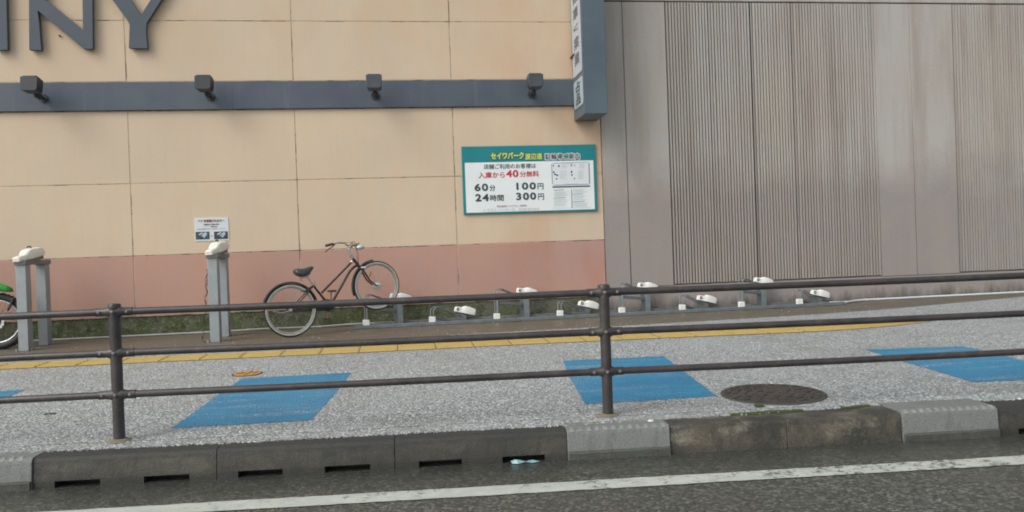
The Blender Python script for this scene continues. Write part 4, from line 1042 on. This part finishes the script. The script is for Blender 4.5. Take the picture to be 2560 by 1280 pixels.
# drivetrain
cr2 = MB(); cc = bb_+bn*(-.045); ch = bb_+bn*.045
MB().tube([bb_-bn*.05, bb_-bn*.046], .075, 32).build('chainring', m_blackp, bk)
cs = MB(); # half chain case on the far side, hub to cranks
x_ = (RC-bb_).normalized(); up2 = bn.cross(x_); up2 = up2 if up2.z > 0 else -up2
cs.prism([bb_-bn*.06+up2*.055-x_*.09, bb_-bn*.06-x_*.10-up2*.03, bb_-bn*.06-up2*.06, RC-bn*.06-up2*.03+x_*.03, RC-bn*.06+up2*.03+x_*.04, bb_-bn*.06+up2*.085], bn*.014); cs.build('chain_case', m_guard, bk, bevel=.003)
p1 = bp(922, 650, .075); p2 = bp(880, 960, -.085)
MB().tube([bb_+bn*.055, p1-bn*.015], [.012, .009], 10).build('crank', m_rcrank, bk); MB().tube([bb_-bn*.07, p2+bn*.015], [.012, .009], 10).build('crank', m_rcrank, bk)
for p_, s_ in ((p1, 1), (p2, -1)): MB().box(p_+bn*(.04*s_)-bd*.01, (.085, .09, .026), Matrix((bd, bn, Vector((0, 0, 1)))).transposed()).build('pedal', m_brown, bk, bevel=.004)
# caliper, carrier stays, kick stand, small hanging lock
ks = MB(); ks.tube([RC+bn*.065, bp(370, 893, .07), bp(275, 876, .075)], .0055, 8); ks.tube([RC-bn*.06, RC-bn*.10-Vector((0, 0, .0))+bd*.22-Vector((0, 0, -.01))], .006, 8); ks.build('kick_stand', m_chrome, bk)
cl = MB(); c_ = bp(650, 640); cl.box(c_, (.05, .05, .05), Matrix.Rotation(R(25), 3, 'Y')); cl.tube([bp(705, 600), c_], .009, 8); cl.tube([c_+bn*.03, bp(590, 660, .03)], .006, 8); cl.build('brake_caliper', m_blackp, bk, bevel=.006)
c_ = bp(1265, 390); cl = MB(); cl.box(c_+bn*.02, (.07, .03, .022)); cl.tube([c_+bn*.03, bp(1300, 412, .02)], .006, 8); cl.build('brake_caliper', m_alu, bk, bevel=.003)
lk = MB(); lk.tube([bp(1345, 492, .05), bp(1350, 462, .06), bp(1357, 440, .06)], [.006, .010, .008], 8); lk.build('frame_lock', m_rcrank, bk)

# ------------------------------------------------------------------ motorcycle (only its front wheel and fender tip enter the picture)
MC = at(-4, 814, 10.28); mc = thing('motorcycle', (MC.x-.6, MC.y, gz(MC.x, MC.y)), 'green motorcycle at the left edge, its spoked front wheel and fender tip showing', 'motorcycle')
MC.z = gz(MC.x, MC.y)+.335
mx = Vector((1, .02, 0)).normalized(); my = Vector((.02, -1, 0)).normalized()
def mwheel(c, r):
    w_ = MB().torus(c, my, r-.042, .044, 64, 12, ry=.040).build('wheel', m_black, mc)
    kn = MB(); u_, v_ = Vector((1, 0, 0)), Vector((0, 0, 1))
    for i in range(54):
        a = 2*math.pi*i/54; e_ = u_*math.cos(a)+v_*math.sin(a); kn.box(c+e_*(r+.001)+my*(.018*(i % 3-1)), (.012, .026, .014), Matrix.Rotation(-a+math.pi/2, 3, 'Y'))
    kn.build('tread', m_black, w_)
    MB().torus(c+my*.022, my, r-.085, .0065, 64, 8, ry=.007).build('rim', m_alu, w_); MB().torus(c, my, r-.088, .008, 64, 8, ry=.024).build('rim_bed', m_blackp, w_)
    sp_ = MB()
    for i in range(32):
        a = 2*math.pi*i/32; sp_.tube([c+my*(.03 if i % 2 else -.03)+(u_*math.cos(a+.5)+v_*math.sin(a+.5))*.04, c+(u_*math.cos(a)+v_*math.sin(a))*(r-.09)], .0018, 4, cap=False)
    sp_.build('spokes', m_blackp, w_)
    MB().tube([c-my*.07, c+my*.07], .028, 14).build('hub', m_blackp, w_)
    dd = MB()
    for i in range(14):
        a = 2*math.pi*i/14; dd.tube([c+my*.058+(u_*math.cos(a)+v_*math.sin(a))*.078, c+my*.062+(u_*math.cos(a)+v_*math.sin(a))*.078], .019, 12)
    dd.torus(c+my*.06, my, .078, .011, 40, 6, ry=.0018); dd.build('brake_disc', m_alu, w_)
mwheel(MC, .335); mwheel(MC-mx*1.28, .325)
fk = MB(); top = MC+Vector((-.34, 0, .62))
for s_ in (-1, 1): fk.tube([MC+my*.095*s_, MC.lerp(top, .45)+my*.095*s_, top+my*.095*s_], [.026, .028, .022], 14)
fk.build('fork', m_blackp, mc)
fd = MB(); secs = [(-.46, .36, .05), (-.30, .45, .075), (-.1, .475, .085), (.05, .45, .085), (.14, .415, .070), (.20, .375, .032)]; vs = []
for dx_, dz_, wd in secs:
    for wf_, h_ in ((-1, -.085*min(1, wd*11)), (-.85, -.02), (0, .014), (.85, -.02), (1, -.085*min(1, wd*11))): vs.append(MC+Vector((dx_-.03, 0, dz_+h_))+my*wd*wf_)
fs = [(i*5+j, (i+1)*5+j, (i+1)*5+j+1, i*5+j+1) for i in range(5) for j in range(4)]
fd = fd.add(vs, fs).build('front_fender', m_green, mc); q = fd.modifiers.new('t', 'SOLIDIFY'); q.thickness = .006
tn = MB(); rc_ = MC-mx*1.28
tn.tube([top, MC-mx*.55+Vector((0, 0, .12)), MC-mx*.85+Vector((0, 0, .05)), rc_+Vector((.1, 0, 0)), rc_], .024, 12); tn.tube([top, MC-mx*.75+Vector((0, 0, .50)), MC-mx*1.4+Vector((0, 0, .52))], .022, 12); tn.build('frame', m_blackp, mc)
MB().ball(MC-mx*.62+Vector((0, 0, .52)), .2, 18, 12, (1.2, .62, .75)).build('fuel_tank', m_green, mc)
MB().ball(MC-mx*1.08+Vector((0, 0, .53)), .2, 18, 12, (1.9, .6, .3)).build('seat', m_saddle, mc)
MB().ball(MC-mx*.66+Vector((0, 0, .14)), .17, 14, 10, (1.1, .75, .95)).build('engine', m_rackd, mc)
MB().tube([top+Vector((-.02, 0, .10))+my*.36, top+Vector((.02, 0, .12))+my*.15, top+Vector((.02, 0, .12))-my*.15, top+Vector((-.02, 0, .10))-my*.36], .012, 10).build('handlebar', m_blackp, mc)
lkp = MC+my*.05; m_ = MB(); m_.tube([lkp+Vector((.13, 0, .13)), lkp+Vector((.17, .0, .20)), lkp+Vector((.20, 0, .27))], .013, 10); m_.build('wheel_lock', m_blackp, mc)
# weeds and moss cushions at the foot of the cream wall
m_ = MB(); mm = MB()
cl_ = [(random.uniform(-4.9, 2.7), random.uniform(.3, 1)) for _ in range(46)]
for cx_, k_ in cl_:
    for i in range(int(26*k_)):
        x_ = cx_+random.gauss(0, .05); y_ = WY+.012-abs(random.gauss(0, .012)); z_ = gz(x_, y_); h_ = random.uniform(.015, .055)*k_; a_ = random.uniform(-.02, .02); w_ = random.uniform(.0015, .003)
        m_.add([(x_-w_, y_, z_), (x_+w_, y_, z_), (x_+a_, y_-random.uniform(0, .02), z_+h_)], [(0, 1, 2)])
for j in range(90):
    cx_, cz_ = random.uniform(-4.9, 2.7), random.uniform(.31, .54); sx_ = random.uniform(.02, .09); sz_ = random.uniform(.01, .04)
    for i in range(26):
        x_ = cx_+random.gauss(0, sx_); z_ = min(.556, max(.30, cz_+random.gauss(0, sz_))); r = random.uniform(.003, .009)
        mm.ball((x_, WY+.016, z_), r, 5, 3, (1.4, .8, 1))
tag(m_.build('weeds', simple('small_weeds', (.09, .13, .035), .8, var=.5, scale=9), smooth=False), kind='stuff')
tag(mm.build('wall_moss', simple('wall_moss_cushion', (.085, .105, .045), .95, var=.7, scale=5), smooth=False), kind='stuff')
# scattered white grit on the muddy verge
m_ = MB()
for i in range(260):
    x_ = random.uniform(-4.6, 6.5); y_ = interp(far, x_)+random.random()**2*1.3+.02; r = random.uniform(.003, .008)
    if y_ < WY-.05: m_.ball((x_, y_, gz(x_, y_)), r, 5, 3)
tag(m_.build('grit', simple('pale_grit', (.42, .40, .35), .8, scale=50), smooth=False), kind='stuff')
